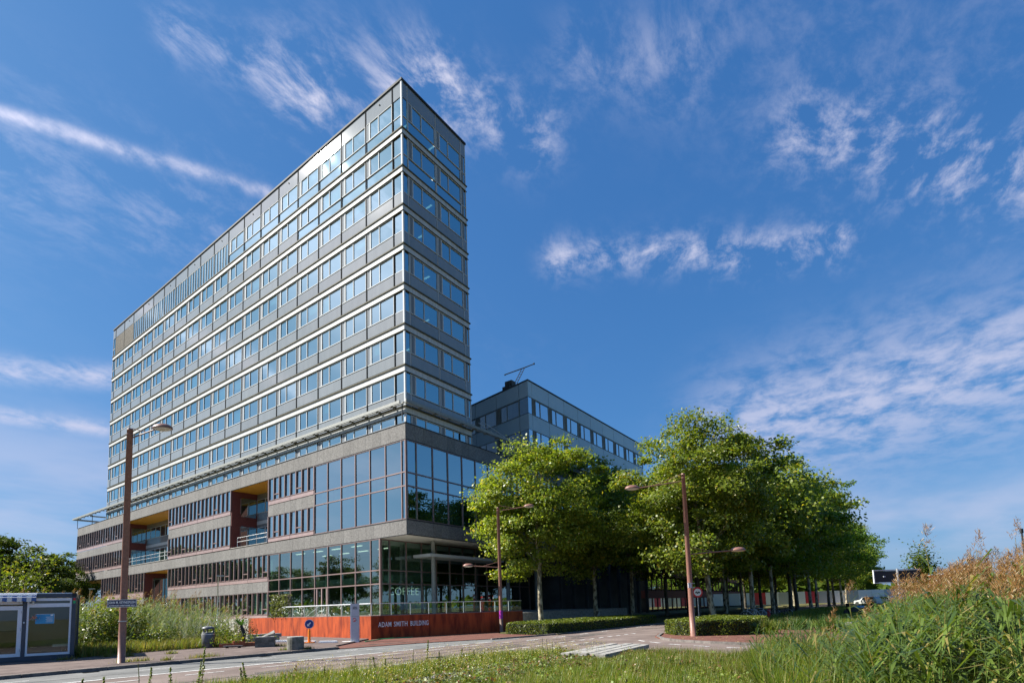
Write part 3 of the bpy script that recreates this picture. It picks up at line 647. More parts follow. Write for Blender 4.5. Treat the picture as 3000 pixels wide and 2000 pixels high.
# balconies cut into the facade: brick cheeks, timber soffit, inner windows, steel rail
def loggia(y0, y1, zf, zt, deep=3.0, floors=2):
    ubox('loggia_soffit', M_orange, pod, .02, deep, y0, y1, zt - .05, zt - .01)
    ubox('loggia_floor', M_conc, pod, -.10, deep, y0, y1, zf - .08, zf)
    ubox('loggia_cheek', M_brick, pod, .0, deep, y1, y1 + .12, zf, zt - .05); ubox('loggia_cheek', M_brick, pod, .0, deep, y0 - .12, y0, zf, zt - .05)
    ubox('loggia_back', M_spandrel, pod, deep, deep + .12, y0, y1, zf, zt)
    hz = (zt - zf) / floors
    for f in range(floors):
        z = zf + f * hz
        # window in the cheek that faces the camera
        ubox('cheek_window', M_mullion, pod, .95, deep - .05, y1 - .035, y1 - .001, z + (.1 if f == 0 else .75), z + hz - .75)
        o = link('cheek_pane', PANE[G_pod.name], pod, (deep / 2 + .45, y1 - .045, z + hz / 2 - .15), (0, 0, 0), (deep - 1.2, 1, hz - 1.1))
        n = max(2, int((y1 - y0) / 1.6)); s = (y1 - y0) / n
        for i in range(n):
            fr = ubox('back_window', M_alu, pod, deep - .05, deep - .005, y0 + i * s + .04, y0 + (i + 1) * s - .04, z + (.05 if f == 0 else .95), z + hz - .7)
            pane('back_pane', G_pod, pod, 'L', -(y0 + (i + 1) * s - .12), -(y0 + i * s + .12), z + (.15 if f == 0 else 1.02), z + hz - .78, deep - .07)
        if f: ubox('back_band', M_alu, pod, deep - .04, deep - .002, y0 + .02, y1 - .02, z - .35, z + .05)
loggia(20.56, 28.03, 8.90, 15.45); loggia(44.27, 59.5, 8.90, 15.45); loggia(44.05, 51.35, 3.1, 7.58, 2.6, 1)
def railing(y0, y1, z):
    rl = thing('balcony_railing', 'tubular steel railing of the ' + ('narrow balcony between two window strips' if y1 < 30 else 'wide balcony behind the tall brown lamp post'), 'railing', (-.06, (y0 + y1) / 2, z))
    h = (y1 - y0) / 2
    for zz in (.55, 1.0): link('rail', MB().tube([(0, -h, zz), (0, h, zz)], .032, 8).mesh('rail', M_steel), rl)
    n = max(3, int((y1 - y0) / 2.2)); pm = MB().tube([(0, 0, 0), (0, 0, 1.0)], .026, 6).mesh('railing_post', M_steel)
    for i in range(n + 1): link('post', pm, rl, (0, -h + .05 + (2 * h - .1) * i / n, 0))
railing(20.6, 26.6, 8.90); railing(44.3, 59.4, 8.90)
# undercroft at the far end
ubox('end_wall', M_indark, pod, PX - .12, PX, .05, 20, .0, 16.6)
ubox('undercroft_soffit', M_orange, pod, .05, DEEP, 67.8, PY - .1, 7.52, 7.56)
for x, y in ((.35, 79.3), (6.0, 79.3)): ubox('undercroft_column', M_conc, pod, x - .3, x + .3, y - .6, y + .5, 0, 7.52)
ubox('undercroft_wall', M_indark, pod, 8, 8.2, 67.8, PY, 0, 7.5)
# roof-terrace canopy: fascia, slats, brackets and posts
CZ = 18.26
def canopy_run(side, ua, ub_):
    fbox('canopy_fascia', M_canopy, pod, side, ua, ub_, -.68, -.58, CZ, CZ + .26)
    for i in range(2): fbox('canopy_slat', M_slat, pod, side, ua + .1, ub_ - .1, -.54 + i * .26, -.54 + i * .26 + .18, CZ + .12, CZ + .145)
    u = ua + .2; k = 0
    while u < ub_ - .1:
        fbox('canopy_bracket', M_canopy, pod, side, u - .05, u + .05, -.58, .0, CZ + .0, CZ + .115)
        if k % 4 == 0: fbox('canopy_post', M_coping, pod, side, u - .035, u + .035, -.04, .03, 16.84, CZ)
        u += 1.8; k += 1
canopy_run('L', -80.6, -.0); canopy_run('R', -.58, 23.0)
ubox('canopy_fascia', M_canopy, pod, -.68, 9.5, 80.6, 80.72, CZ, CZ + .27)
ubox('canopy_beam', M_canopy, pod, .05, 9.0, 74.6, 74.8, CZ, CZ + .2); ubox('canopy_beam', M_canopy, pod, 8.9, 9.1, 68.5, 80.6, CZ, CZ + .2)
# lightweight frame folded up on the canopy
lf = thing('aluminium_frame', 'thin aluminium ladder frame lying slanted on the roof-terrace canopy', 'ladder', (11.5, -.5, CZ + .28))
for dy in (0, .5): link('side_rail', MB().tube([(-1.9, dy, .75), (2.0, dy, .05)], .03, 6).mesh('side_rail', M_alu), lf)
for i in range(7): link('rung', MB().tube([(-1.8 + i * .6, 0, .73 - i * .108), (-1.8 + i * .6, .5, .73 - i * .108)], .02, 6).mesh('rung', M_alu), lf)
# entrance canopy, its column
ec = thing('entrance_canopy', 'flat pale-grey slab canopy over the glazed entrance, pierced by a round column', 'canopy', (9.0, 2.1, 6.1))
link('slab', MB().box(-5.25, 5.5, -1.1, 1.05, 0, .26).mesh('canopy_slab', M_alu), ec); link('soffit', MB().box(-5.15, 5.4, -1.0, 1.0, -.02, -.002).mesh('canopy_soffit', M_slat), ec)
tag(link('round_column', MB().tube([(0, 0, 1.08), (0, 0, 7.53)], .19, 20).mesh('round_column', M_canopy, True), None, (4.35, 1.3, 0)), 'round grey steel column rising through the entrance canopy', 'column')
for x in (15.5, 21): tag(link('round_column', bpy.data.meshes['round_column'], None, (x, 1.3, 0)), 'round grey column under the overhang, %s' % ('first beyond the entrance canopy' if x < 16 else 'far one behind the tree trunks'), 'column')

# ------------------------------------------------------------------ rear wing
WX, WY_, WROOF = 18.23, -.25, 26.37
wing = thing('office_wing', 'lower rear office wing with large blue-grey panels and two rows of blue windows', 'office building', (WX, WY_, 0))
FW = 3.55; LA = math.atan2(-.19, .98)       # the left face runs back at a slight angle
def wwin(h, name):
    b = MB()
    for x0, x1 in ((.0, .05), (.20, .26), (.42, .47), (.64, .70), (1.63, 1.70), (3.45, 3.53)): b.box(x0, x1, -.012, .09, 0, h)
    b.box(.05, 3.45, -.01, .088, 0, .05).box(.05, 3.45, -.01, .088, h - .05, h); return b.mesh(name, M_canopy)
WWM = wwin(1.82, 'wing_window'); WPM = MB().box(.03, 3.52, 0, .05, 0, 1.74).mesh('wing_panel', M_wingpanel)
def wing_face(rot, n, off, ex):
    for k in range(n):
        x = off + k * FW
        def pl(nm, me, z): return link(nm, me, wing, (x * math.cos(rot), x * math.sin(rot), z), (0, 0, rot))
        for z in (24.52, 20.96): pl('cladding_panel', WPM, z - (.14 if z < 22 else 0) )
        for z in (22.62, 19.05):
            wn = pl('window', WWM, z); wpane('sash_pane', G_wing, wn, .70, 1.62, .05, 1.77); wpane('fixed_pane', G_wing, wn, 1.70, 3.45, .05, 1.77); wpane('slim_pane', G_wing, wn, .26, .42, .05, 1.77)
    return
wing_face(0, 9, .80, 0)
LROT = math.atan2(-.98, -.19) + math.pi      # local x runs to the right seen from the left side
# left face: seen from outside, right end at the corner
LROT = math.atan2(-.98, -.19)
for k in range(5):
    d = 1.42 + (k + 1) * 3.78
    px, py = .19 * d, .98 * d
    for z in (24.52, 20.82): link('cladding_panel', WPM, wing, (px, py, z), (0, 0, LROT), (1.06, 1, 1))
    for z in (22.62, 19.05):
        wn = link('window', WWM, wing, (px, py, z), (0, 0, LROT), (1.06, 1, 1)); wpane('sash_pane', G_wing, wn, .70, 1.62, .05, 1.77); wpane('fixed_pane', G_wing, wn, 1.70, 3.45, .05, 1.77)
for z0, z1, t in ((24.52, 26.28, 'p'), (20.82, 22.58, 'p'), (22.66, 24.46, 'g'), (19.09, 20.80, 'g')):
    if t == 'p':
        link('corner_panel', MB().box(.03, .78, 0, .05, z0, z1).mesh('corner_panel', M_wingpanel), wing)
        link('corner_panel', MB().box(.03, 1.39, 0, .05, z0, z1).mesh('corner_panel', M_wingpanel), wing, (.19 * 1.42, .98 * 1.42, 0), (0, 0, LROT))
    else:
        link('corner_pane', MB().quad((.06, .04, z0), (.76, .04, z0), (.76, .04, z1), (.06, .04, z1)).mesh('corner_pane', G_wing), wing)
        link('corner_pane', MB().quad((.06, .04, z0), (1.38, .04, z0), (1.38, .04, z1), (.06, .04, z1)).mesh('corner_pane', G_wing), wing, (.19 * 1.42, .98 * 1.42, 0), (0, 0, LROT))
foot = [(.06, .06), (32.9, .06), (32.9, 22), (4.33, 22)]
link('roof_coping', MB().prism([(-.06, -.06), (33.05, -.06), (33.05, 22.1), (4.2, 22.1)], 26.29, 26.42).mesh('roof_coping', M_coping), wing)
for z0, z1 in ((24.46, 26.28), (20.85, 22.64), (17.95, 19.07)): link('floor_slab', MB().prism([(.12, .14), (32.8, .14), (32.8, 21.9), (4.36, 21.9)], z0, z1).mesh('floor_slab', M_dark), wing)
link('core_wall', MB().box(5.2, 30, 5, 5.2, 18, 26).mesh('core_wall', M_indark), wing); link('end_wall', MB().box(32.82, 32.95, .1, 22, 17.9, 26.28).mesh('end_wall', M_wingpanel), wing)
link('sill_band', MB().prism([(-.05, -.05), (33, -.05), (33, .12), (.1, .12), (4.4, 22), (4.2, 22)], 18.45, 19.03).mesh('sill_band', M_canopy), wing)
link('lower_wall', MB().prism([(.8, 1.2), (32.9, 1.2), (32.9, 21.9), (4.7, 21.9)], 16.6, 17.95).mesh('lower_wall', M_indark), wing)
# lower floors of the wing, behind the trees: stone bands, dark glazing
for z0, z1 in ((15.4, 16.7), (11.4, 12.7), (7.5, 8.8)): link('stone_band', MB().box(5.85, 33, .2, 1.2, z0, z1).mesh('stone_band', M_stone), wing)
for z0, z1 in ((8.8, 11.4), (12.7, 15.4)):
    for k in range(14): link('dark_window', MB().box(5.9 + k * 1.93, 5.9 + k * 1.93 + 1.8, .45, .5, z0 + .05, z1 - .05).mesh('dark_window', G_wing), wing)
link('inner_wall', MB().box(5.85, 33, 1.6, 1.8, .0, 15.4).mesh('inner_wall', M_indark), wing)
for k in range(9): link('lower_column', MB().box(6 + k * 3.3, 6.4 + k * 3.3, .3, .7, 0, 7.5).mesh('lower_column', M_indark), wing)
# window-cleaning gantry on the wing roof
gr = thing('roof_gantry', 'dark window-cleaning gantry with a tilted ladder mast on the rear wing roof', 'gantry', (22.2, 4.6, 27.7))
link('winch_housing', MB().box(-.75, .15, -.5, .5, .1, .95).box(-1.3, .8, -.5, .5, -1.3, .1).box(-.95, -.75, -.3, .3, .1, .6).mesh('winch_housing', M_indark), gr)
for dy in (0, .45): link('mast', MB().tube([(.5, dy, .3), (1.5, dy - 1.0, 3.1)], .05, 6).mesh('mast', M_coping), gr)
for i in range(7): t = i / 7; link('rung', MB().tube([(.5 + t, -t, .5 + 2.5 * t), (.5 + t, .45 - t, .5 + 2.5 * t)], .025, 6).mesh('rung', M_coping), gr)
link('boom', MB().tube([(-.1, 1.0, 2.2), (1.5, -.8, 3.1), (2.4, -1.8, 3.65)], [.07, .07, .06], 8).lathe([(.0, 3.55), (.1, 3.57), (.1, 3.75), (0, 3.77)], 8, 0, (2.4, -1.8)).mesh('boom', M_coping), gr)
link('stay_cable', MB().tube([(-.8, .4, 1.7), (.2, .7, 2.4)], .02, 5).mesh('stay_cable', M_coping), gr)

# ------------------------------------------------------------------ corten retaining wall with lettering, balustrade
def text_mesh(name, s, size, mt, ext=.012, xs=1.0, spacing=1.0, bold=0.0):
    cu = bpy.data.curves.new(name, 'FONT'); cu.body = s; cu.size = size; cu.extrude = ext; cu.space_character = spacing; cu.offset = bold; cu.resolution_u = 3
    o = bpy.data.objects.new(name, cu); COL.objects.link(o); bpy.context.view_layer.update()
    me = bpy.data.meshes.new_from_object(o.evaluated_get(bpy.context.evaluated_depsgraph_get())); bpy.data.objects.remove(o); bpy.data.curves.remove(cu)
    me.materials.clear(); me.materials.append(mt); me.transform(Matrix.Diagonal((xs, 1, 1, 1)) ); me.transform(Matrix.Rotation(HP, 4, 'X')); me.name = name
    return me      # stands in the local xz plane, reads from -y
cw = thing('corten_wall', 'rust-red corten steel retaining wall round the raised terrace, with white lettering', 'wall', (-10.65, -8.2, 0))
def wallrun(p0, p1, h0, h1, n, mt=M_corten):
    L = math.hypot(p1[0] - p0[0], p1[1] - p0[1]); a = math.atan2(p1[1] - p0[1], p1[0] - p0[0])
    me = MB().box(.006, L / n - .006, 0, .06, -.04, h0).mesh('corten_panel', mt)
    for i in range(n):
        t = i / n; link('corten_panel', me, cw, (p0[0] + (p1[0] - p0[0]) * t + 10.65, p0[1] + (p1[1] - p0[1]) * t + 8.2, random.uniform(-.004, .004)), (0, 0, a + random.uniform(-.002, .002)))
    link('top_rim', MB().box(0, L, .0, .05, h0 + .004, h0 + .03).mesh('top_rim', M_mullion), cw, (p0[0] + 10.65, p0[1] + 8.2, 0), (0, 0, a))
wallrun((-9.8, 6.1), (-10.65, -8.2), 1.27, 1.27, 11)
wallrun((-10.65, -8.2), (-4.3, -10.8), 1.27, 1.27, 4); wallrun((-4.3, -10.8), (-.2, -11.1), 1.27, 1.27, 3)
WA = math.atan2(-2.6, 6.35)
def wp(t, off=-.02): return (t * math.cos(WA) - off * -math.sin(WA), t * math.sin(WA) + off * math.cos(WA))
for wd, t0, t1 in (('ADAM', .375, 1.12), ('SMITH', 1.27, 2.07), ('BUILDING', 2.25, 3.35)):
    me = text_mesh('lettering', wd, .385, M_white, .012, 1.0, 1.12, .004)
    xs = [v.co.x for v in me.vertices]; k = (t1 - t0) / (max(xs) - min(xs)); me.transform(Matrix.Translation((-min(xs), 0, 0))); me.transform(Matrix.Diagonal((k, 1, 1, 1)))
    x, y = wp(t0, -.03); link('lettering', me, cw, (x, y, .665), (0, 0, WA))
bal = thing('glass_balustrade', 'clear glass balustrade with slim steel posts and handrail on top of the rust-red wall', 'balustrade', (-10.58, -8.12, 1.3))
def balrun(p0, p1, n, rail_mt, rr):
    L = math.hypot(p1[0] - p0[0], p1[1] - p0[1]); a = math.atan2(p1[1] - p0[1], p1[0] - p0[0])
    for i in range(n):
        t = (i + .5) / n; q = (p0[0] + (p1[0] - p0[0]) * t + 10.58, p0[1] + (p1[1] - p0[1]) * t + 8.12)
        link('glass_panel', MB().quad((-.48 * L / n, 0, .04), (.48 * L / n, 0, .04), (.48 * L / n, 0, .62), (-.48 * L / n, 0, .62)).mesh('glass_panel', G_rail), bal, (q[0], q[1], 0), (0, 0, a))
        t = i / n; link('post', MB().box(-.018, .018, -.02, .02, 0, .64).mesh('post', M_steel), bal, (p0[0] + (p1[0] - p0[0]) * t + 10.58, p0[1] + (p1[1] - p0[1]) * t + 8.12, 0), (0, 0, a))
    link('handrail', MB().tube([(p0[0] + 10.58, p0[1] + 8.12, .65), (p1[0] + 10.58, p1[1] + 8.12, .65)], rr, 8).mesh('handrail', rail_mt), bal)
balrun((-10.05, 1.4), (-10.58, -8.1), 7, M_alu, .035); balrun((-10.55, -8.12), (-4.25, -10.7), 6, M_steel, .02); balrun((-4.2, -10.7), (-.2, -11.0), 3, M_steel, .02)
sr = thing('stair_handrail', 'double steel stair handrail sloping up behind the glass balustrade', 'handrail', (-9.6, -1.2, 1.08))
for zz in (.25, .6):
    link('rail', MB().tube([(0, .9, zz - .55), (0, -.9, zz + .3), (0, -1.3, zz + .3), (0, -1.3, zz - .05)], .025, 8).mesh('rail', M_steel), sr)
link('post', MB().tube([(0, -.8, 0), (0, -.8, .85)], .022, 6).mesh('post', M_steel), sr)
# café lettering and fittings behind the entrance glass
tag(link('neon_sign', None, None, (1.2, 3.6, 2.83)), 'thin glowing COFFEE lettering hanging behind the entrance glass', 'sign')
me = text_mesh('letters', 'COFFEE', .98, E_tube, .012, 1, 1.05, -.024); xs = [v.co.x for v in me.vertices]; k = 3.6 / (max(xs) - min(xs)); me.transform(Matrix.Translation((-min(xs), 0, 0))); me.transform(Matrix.Diagonal((k, 1, 1, 1)))
link('letters', me, bpy.data.objects['neon_sign'])
ct = thing('cafe_counter', 'dark café counter with a pale top inside the entrance hall', 'counter', (4.2, 7.2, 1.1)); link('front', MB().box(-2.4, 2.4, -.3, .3, 0, 1.02).mesh('counter_front', M_indark), ct); link('worktop', MB().box(-2.5, 2.5, -.36, .36, 1.02, 1.08).mesh('worktop', M_blind), ct)
for i, (x, y) in enumerate(((3.4, 6.0), (4.9, 6.3))):
    pl = thing('pendant_lamp', 'small warm pendant lamp over the café counter, the one nearer the ' + ('glazed corner' if i == 0 else 'entrance'), 'lamp', (x, y, 3.0), 0, 'pendant lamps in the café'); link('shade', MB().lathe([(.03, .2), (.16, 0), (.15, 0), (.02, .19)], 12).mesh('lamp_shade', M_dark), pl); link('bulb', MB().lathe([(.01, -.02), (.07, .0), (.07, .06), (.01, .1)], 8).mesh('bulb', E_warm), pl); link('cord', MB().tube([(0, 0, .2), (0, 0, 4.5)], .01, 5).mesh('cord', M_dark), pl)

for i in range(2, 10): ubox('ceiling_luminaire', E_fix, pod, 2.0 + 3.2 * (i % 2), 2.2 + 3.2 * (i % 2), 5.2 + 3 * (i // 2), 6.6 + 3 * (i // 2), 7.52, 7.57)
TBL = MB().lathe([(.38, .72), (.40, .73), (.40, .75), (.38, .76)], 16).tube([(0, 0, 0), (0, 0, .72)], .03, 8).lathe([(.22, 0), (.22, .02)], 12).mesh('cafe_table_mesh', M_blind); CHR = MB().box(-.2, .2, -.2, .2, .43, .47).box(-.2, .2, .17, .2, .47, .85).box(-.19, -.16, -.19, -.16, 0, .43).box(.16, .19, -.19, -.16, 0, .43).box(-.19, -.16, .16, .19, 0, .43).box(.16, .19, .16, .19, 0, .43).mesh('cafe_chair_mesh', M_orangep)
for i, (x, y) in enumerate(((2.2, 11.4), (2.0, 17.6), (2.3, 5.9), (6.2, 4.8))):
    tag(link('cafe_table', TBL, None, (x, y, 1.1)), 'round pale café table inside the ground floor, %s counted from the far end' % ORD[i], 'table', 'café tables')
    for k in (0, 1): tag(link('cafe_chair', CHR, None, (x + (.7 if k else -.7), y, 1.1), (0, 0, HP if not k else -HP)), 'orange café chair at the %s pale table, %s side' % (ORD[i], 'window' if not k else 'inner'), 'chair', 'café chairs')
def houseplant(x, y, z, h, lbl):
    r = np.random.default_rng(int(abs(x * 13 + y * 71)))
    t = thing('potted_plant', lbl, 'plant', (x, y, z), 0, 'potted plants inside the glazed ground floor')
    link('pot', MB().lathe([(.16, 0), (.24, .4), (.2, .4), (.19, .36)], 14).mesh('pot', M_conc), t)
    V, F = leaves(r.normal(size=(260, 3)) * (.33, .33, .32 * h) + (0, 0, .4 + h * .5), .24, .2, .45, .2, r); link('foliage', npmesh('houseplant_foliage', V, F, L_indoor), t)
for i, (x, y) in enumerate(((1.5, 14.5), (1.6, 13.2), (1.7, 9.0), (1.6, 7.4), (1.6, 5.2), (1.2, 16.6), (2.6, 4.6))): houseplant(x, y, 1.1, 1.0 + .35 * (i % 3), 'bushy potted plant just inside the ground-floor glass, %s one counted in planting order' % ORD[i])

# ------------------------------------------------------------------ lamps, signs, street furniture
RD = Vector((.604, -.797, 0))
HEAD = MB().lathe([(.02, .15), (.12, .142), (.2, .11), (.255, .05), (.27, .0), (.265, -.02)], 18).mesh('lamp_head', M_lamp, True)
LENS = MB().lathe([(.02, -.075), (.13, -.065), (.21, -.045), (.25, -.018)], 18).mesh('lamp_lens', M_lens, True)
def street_lamp(loc, h, r0, r1, arms, lbl):
    t = thing('street_lamp', lbl, 'street lamp', loc, 0, 'brown street lamps')
    link('pole', MB().tube([(0, 0, 0), (0, 0, 1.2), (0, 0, 1.25), (0, 0, h)], [r0, r0 * .98, r0 * .96, r1], 20).mesh('pole', M_lamp, True), t)
    link('pole_cap', MB().tube([(0, 0, h), (0, 0, h + .05)], [r1 * 1.04, r1 * .9], 16).tube([(0, 0, h - .16), (0, 0, h - .13)], r1 * 1.05, 16).mesh('pole_cap', M_lamp), t)
    for z, dx, rise in arms:
        s = 1 if dx > 0 else -1; L = abs(dx); e = RD * dx + Vector((0, 0, z + rise)); a0 = RD * (s * r1 * .8) + Vector((0, 0, z))
        link('arm', MB().tube([tuple(a0), tuple(e - RD * s * .18)], .026, 8).mesh('arm', M_lamp), t)
        m0 = RD * (s * r1 * .8) + Vector((0, 0, z + (.33 if abs(rise) < .5 else .3))); m1 = a0.lerp(e, .55)
        link('stay', MB().tube([tuple(m0), tuple(m1)], .013, 6).mesh('stay', M_lamp), t)
        hd = link('lamp_head', HEAD, t, tuple(e), (0, 0, math.atan2(RD.y, RD.x))); hd.scale = (1.25, .9, 1.0)
        link('lens', LENS, hd)
    return t
street_lamp((-23.23, -10.6, .06), 7.95, .112, .094, [(7.68, 1.12, .30)], 'tall single-arm brown lamp post carrying a navy street-name sign beside the container')
street_lamp((-3.27, -11.56, .02), 7.72, .115, .09, [(7.55, 1.95, .22), (4.0, -1.95, .14)], 'two-armed brown lamp post in front of the rust-red wall by the long dark hedge')
street_lamp((-5.64, -23.85, .04), 7.30, .12, .085, [(7.0, -2.35, -.28), (3.65, 2.25, .12)], 'two-armed brown lamp post standing at the edge of the sunlit hedge on the traffic island')
def signpanel(loc, yaw, lbl):
    t = thing('street_name_sign', lbl, 'sign', loc, yaw)
    link('plate', MB().box(-.48, .48, -.012, .012, 0, .25).mesh('sign_plate', M_navy), t)
    b = MB().box(-.485, .485, -.016, -.0125, .0, .012).box(-.485, .485, -.016, -.0125, .238, .25).box(-.485, -.473, -.016, -.0125, .012, .238).box(.473, .485, -.016, -.0125, .012, .238); link('white_border', b.mesh('sign_border', M_white), t)
    for s, z, sz, wd in (('JOHN M. KEYNESPLEIN', .12, .115, .9), ('SLOTERVAART-OVERTOOMSE VELD', .035, .06, .86)):
        me = text_mesh('sign_text', s, sz, M_white, .002, 1, 1.05, .0015); xs = [v.co.x for v in me.vertices]; k = wd / (max(xs) - min(xs)); me.transform(Matrix.Translation((-(min(xs) + max(xs)) / 2, 0, 0))); me.transform(Matrix.Diagonal((k, 1, 1, 1)))
        link('lettering', me, t, (0, -.015, z))
    return t
signpanel((-23.32, -10.74, 1.93), math.atan2(RD.y, RD.x) + .0, 'navy enamel street-name sign with white lettering strapped to the tall lamp post')
pst = tag(link('pole_band', MB().tube([(0, 0, 0), (0, 0, .03)], .13, 16).mesh('pole_band', M_steel), None, (-23.23, -10.6, 1.45)), 'small steel clamp band round the tall lamp post below the street-name sign', 'clamp')
# small sticker box on the island lamp, and pink sticker on the middle lamp
tag(link('pole_sign', MB().box(-.30, -.09, -.012, .012, 0, .22).box(-.09, .12, -.015, .015, .19, .21).box(-.09, .12, -.015, .015, .0, .02).mesh('pole_sign', M_alu), None, (-5.66, -23.98, 2.18), (0, 0, math.atan2(RD.y, RD.x) + .5)), 'small square sign seen edge-on, bracketed to the island lamp post', 'sign')
M_pink = mat('magenta_sticker', (.35, .02, .30), .5, var=.5, nscale=12)
tag(link('sticker', MB().tube([(0, 0, 0), (0, 0, .5)], .119, 18, cap=False).mesh('sticker', M_pink), None, (-3.27, -11.56, .85)), 'magenta and violet stickers wrapped round the foot of the lamp by the dark hedge', 'sticker')
def grey_lamp(loc, h, lbl):
    t = thing('path_lamp', lbl, 'lamp', loc, math.atan2(RD.y, RD.x), 'slim grey path lamps')
    link('pole', MB().tube([(0, 0, 0), (0, 0, h)], [.075, .055], 12).mesh('path_pole', M_steel, True), t)
    link('lamp_head', MB().box(-.12, .62, -.09, .09, h, h + .10).box(.0, .58, -.07, .07, h - .02, h).mesh('path_lamp_head', M_steel), t)
grey_lamp((-4.0, 22.6, .1), 5.25, 'slim grey path lamp in front of the lower window strips, above the reeds')
grey_lamp((-6.0, 52.2, .1), 5.2, 'slim grey path lamp near the open undercroft, beyond the shrubs')
# bin
bn = thing('litter_bin', 'round dark-grey litter bin with a hooded opening at the edge of the shrubs', 'litter bin', (-18.09, -5.59, .085), .9)
link('body', MB().lathe([(.235, 0), (.27, .03), (.27, .66), (.255, .68), (.255, .70)], 24).mesh('bin_body', M_bin, True), bn)
hb = MB()
for a0 in (0, 1, 2): a = 2.1 * a0 + .4; hb.tube([(.235 * math.cos(a), .235 * math.sin(a), .69), (.235 * math.cos(a), .235 * math.sin(a), .86)], .035, 8)
link('hood', hb.lathe([(.27, .85), (.275, .88), (.25, .94), (.12, .985), (.01, .99)], 24).mesh('bin_hood', M_bin, True), bn)
link('reflective_band', MB().lathe([(.272, .60), (.274, .605), (.274, .635), (.272, .64)], 24).mesh('reflective_band', M_steel), bn); link('emblem', MB().box(-.05, .05, -.276, -.268, .24, .34).mesh('bin_emblem', M_red), bn)
# concrete blocks / drums
def drum(loc, r, h, lbl, tilt=0):
    t = thing('concrete_drum', lbl, 'bollard', loc, .3)
    link('body', MB().lathe([(r * .97, 0), (r, .03), (r, h - .03), (r * .98, h)], 22).mesh('drum_body', M_drum), t, (0, 0, 0), (0, tilt, 0))
    link('rim', MB().lathe([(r * .98, h), (r * 1.0, h + .005), (r * .98, h + .035), (r * .9, h + .04)], 22).mesh('drum_rim', M_conc), t, (0, 0, 0), (0, tilt, 0)); return t
drum((-17.43, -11.6, .085), .325, .50, 'low dark concrete drum standing by the kerb in front of the corten wall')
d2 = thing('concrete_block', 'broken wedge-shaped concrete block with a sloping pale top beside the planter', 'bollard', (-16.75, -8.2, .085), -.6)
link('body', MB().prism([(-.42, -.3), (.38, -.34), (.4, .3), (-.4, .32)], 0, .42).mesh('block_body', M_drum), d2); link('sloping_top', MB().tube([(-.3, 0, .38), (.38, 0, .62)], [.02, .12], 4).prism([(-.40, -.28), (.36, -.3), (.36, .28), (-.38, .3)], .425, .46).mesh('block_top', M_conc), d2)
rw = thing('low_stone_wall', 'short low pale stone wall end beside the rust-red wall', 'wall', (-14.2, -3.4, .085), -.2)
for i in range(3):
    for j in range(2): link('stone', MB().box(-.9 + i * .6, -.31 + i * .6, -.2, .2, j * .2, j * .2 + .19).mesh('wall_stone', M_conc), rw, (j * .1, 0, 0))
for i, (x, y) in enumerate(((-14.23, -5.44), (-14.2, -7.55), (-13.95, -8.95))):
    t = thing('parking_block', 'white concrete wheel stop, %s along the corten wall' % ('far one near the reeds' if i == 0 else 'middle one behind the blue sign' if i == 1 else 'one next to the grey pylon'), 'wheel stop', (x, y, .085), math.atan2(RD.y, RD.x), 'white wheel stops')
    link('block', MB().prism([(-.45, -.09), (.45, -.09), (.45, .09), (-.45, .09)], 0, .05).prism([(-.42, -.06), (.42, -.06), (.42, .06), (-.42, .06)], .05, .10).mesh('wheel_stop', M_white), t)
# keep-left sign on an orange flexible post
ks = thing('keep_left_sign', 'round blue sign with a white slanted arrow on a short orange post', 'road sign', (-14.42, -8.09, .085), math.atan2(RD.y, RD.x))
link('post', MB().tube([(0, 0, .04), (0, 0, .62)], [.075, .06], 14).tube([(0, 0, .62), (0, 0, .72)], .045, 10).mesh('orange_post', M_orangep), ks); link('base', MB().box(-.22, .22, -.16, .16, 0, .05).mesh('post_base', M_orangep), ks)
link('disc', MB().tube([(0, .02, .92), (0, -.02, .92)], .225, 28).mesh('sign_disc', M_blue), ks); link('white_ring', MB().tube([(0, -.0201, .92), (0, -.022, .92)], .222, 28).mesh('sign_ring', M_white), ks); link('blue_field', MB().tube([(0, -.0221, .92), (0, -.024, .92)], .205, 28).mesh('sign_field', M_blue), ks)
link('arrow', MB().prism([(-.1, -.1), (.03, -.1), (-.01, -.06), (.1, .06), (.06, .1), (-.06, -.01), (-.1, .03)], 0, .003).mesh('arrow', M_white), ks, (0, -.025, .92), (HP, 0, 0))
# pylon
py_ = thing('info_pylon', 'tall narrow pale-grey information pylon with a red parking symbol in front of the corten wall', 'sign', (-12.74, -9.45, .03), math.atan2(RD.y, RD.x) + .12)
link('body', MB().box(-.15, .215, -.09, .09, .06, 1.92).mesh('pylon_body', M_pylon), py_); link('white_edge', MB().box(-.205, -.152, -.10, .10, .04, 1.94).mesh('pylon_edge', M_white), py_); link('foot', MB().box(-.62, .2, -.16, .16, 0, .06).mesh('pylon_foot', M_white), py_)
link('seam', MB().box(-.15, .214, -.0925, -.0905, 1.27, 1.278).mesh('pylon_seam', M_dark), py_)
for s, z in (('AIRA', 1.715), ('MAXI', 1.64)):
    me = text_mesh('lettering', s, .085, M_dark, .002, 1, 1.1, .003); link('lettering', me, py_, (-.085, -.093, z))
link('parking_square', MB().box(-.07, .05, -.0945, -.0905, 1.02, 1.20).mesh('parking_square', M_red), py_); me = text_mesh('letter', 'P', .17, M_white, .002, 1, 1, .004); link('letter', me, py_, (-.055, -.097, 1.05)); link('dot', MB().tube([(.10, -.091, 1.10), (.10, -.094, 1.10)], .022, 10).mesh('pylon_dot', M_dark), py_)
hs_ = tag(link('garden_hose', MB().tube([(-12.3, -9.7, .05), (-11.6, -9.55, .05), (-10.6, -9.0, .055), (-9.6, -9.25, .05), (-8.9, -9.6, .05)], .022, 8).mesh('garden_hose', M_hose)), 'bright green hose lying along the foot of the corten corner', 'hose')
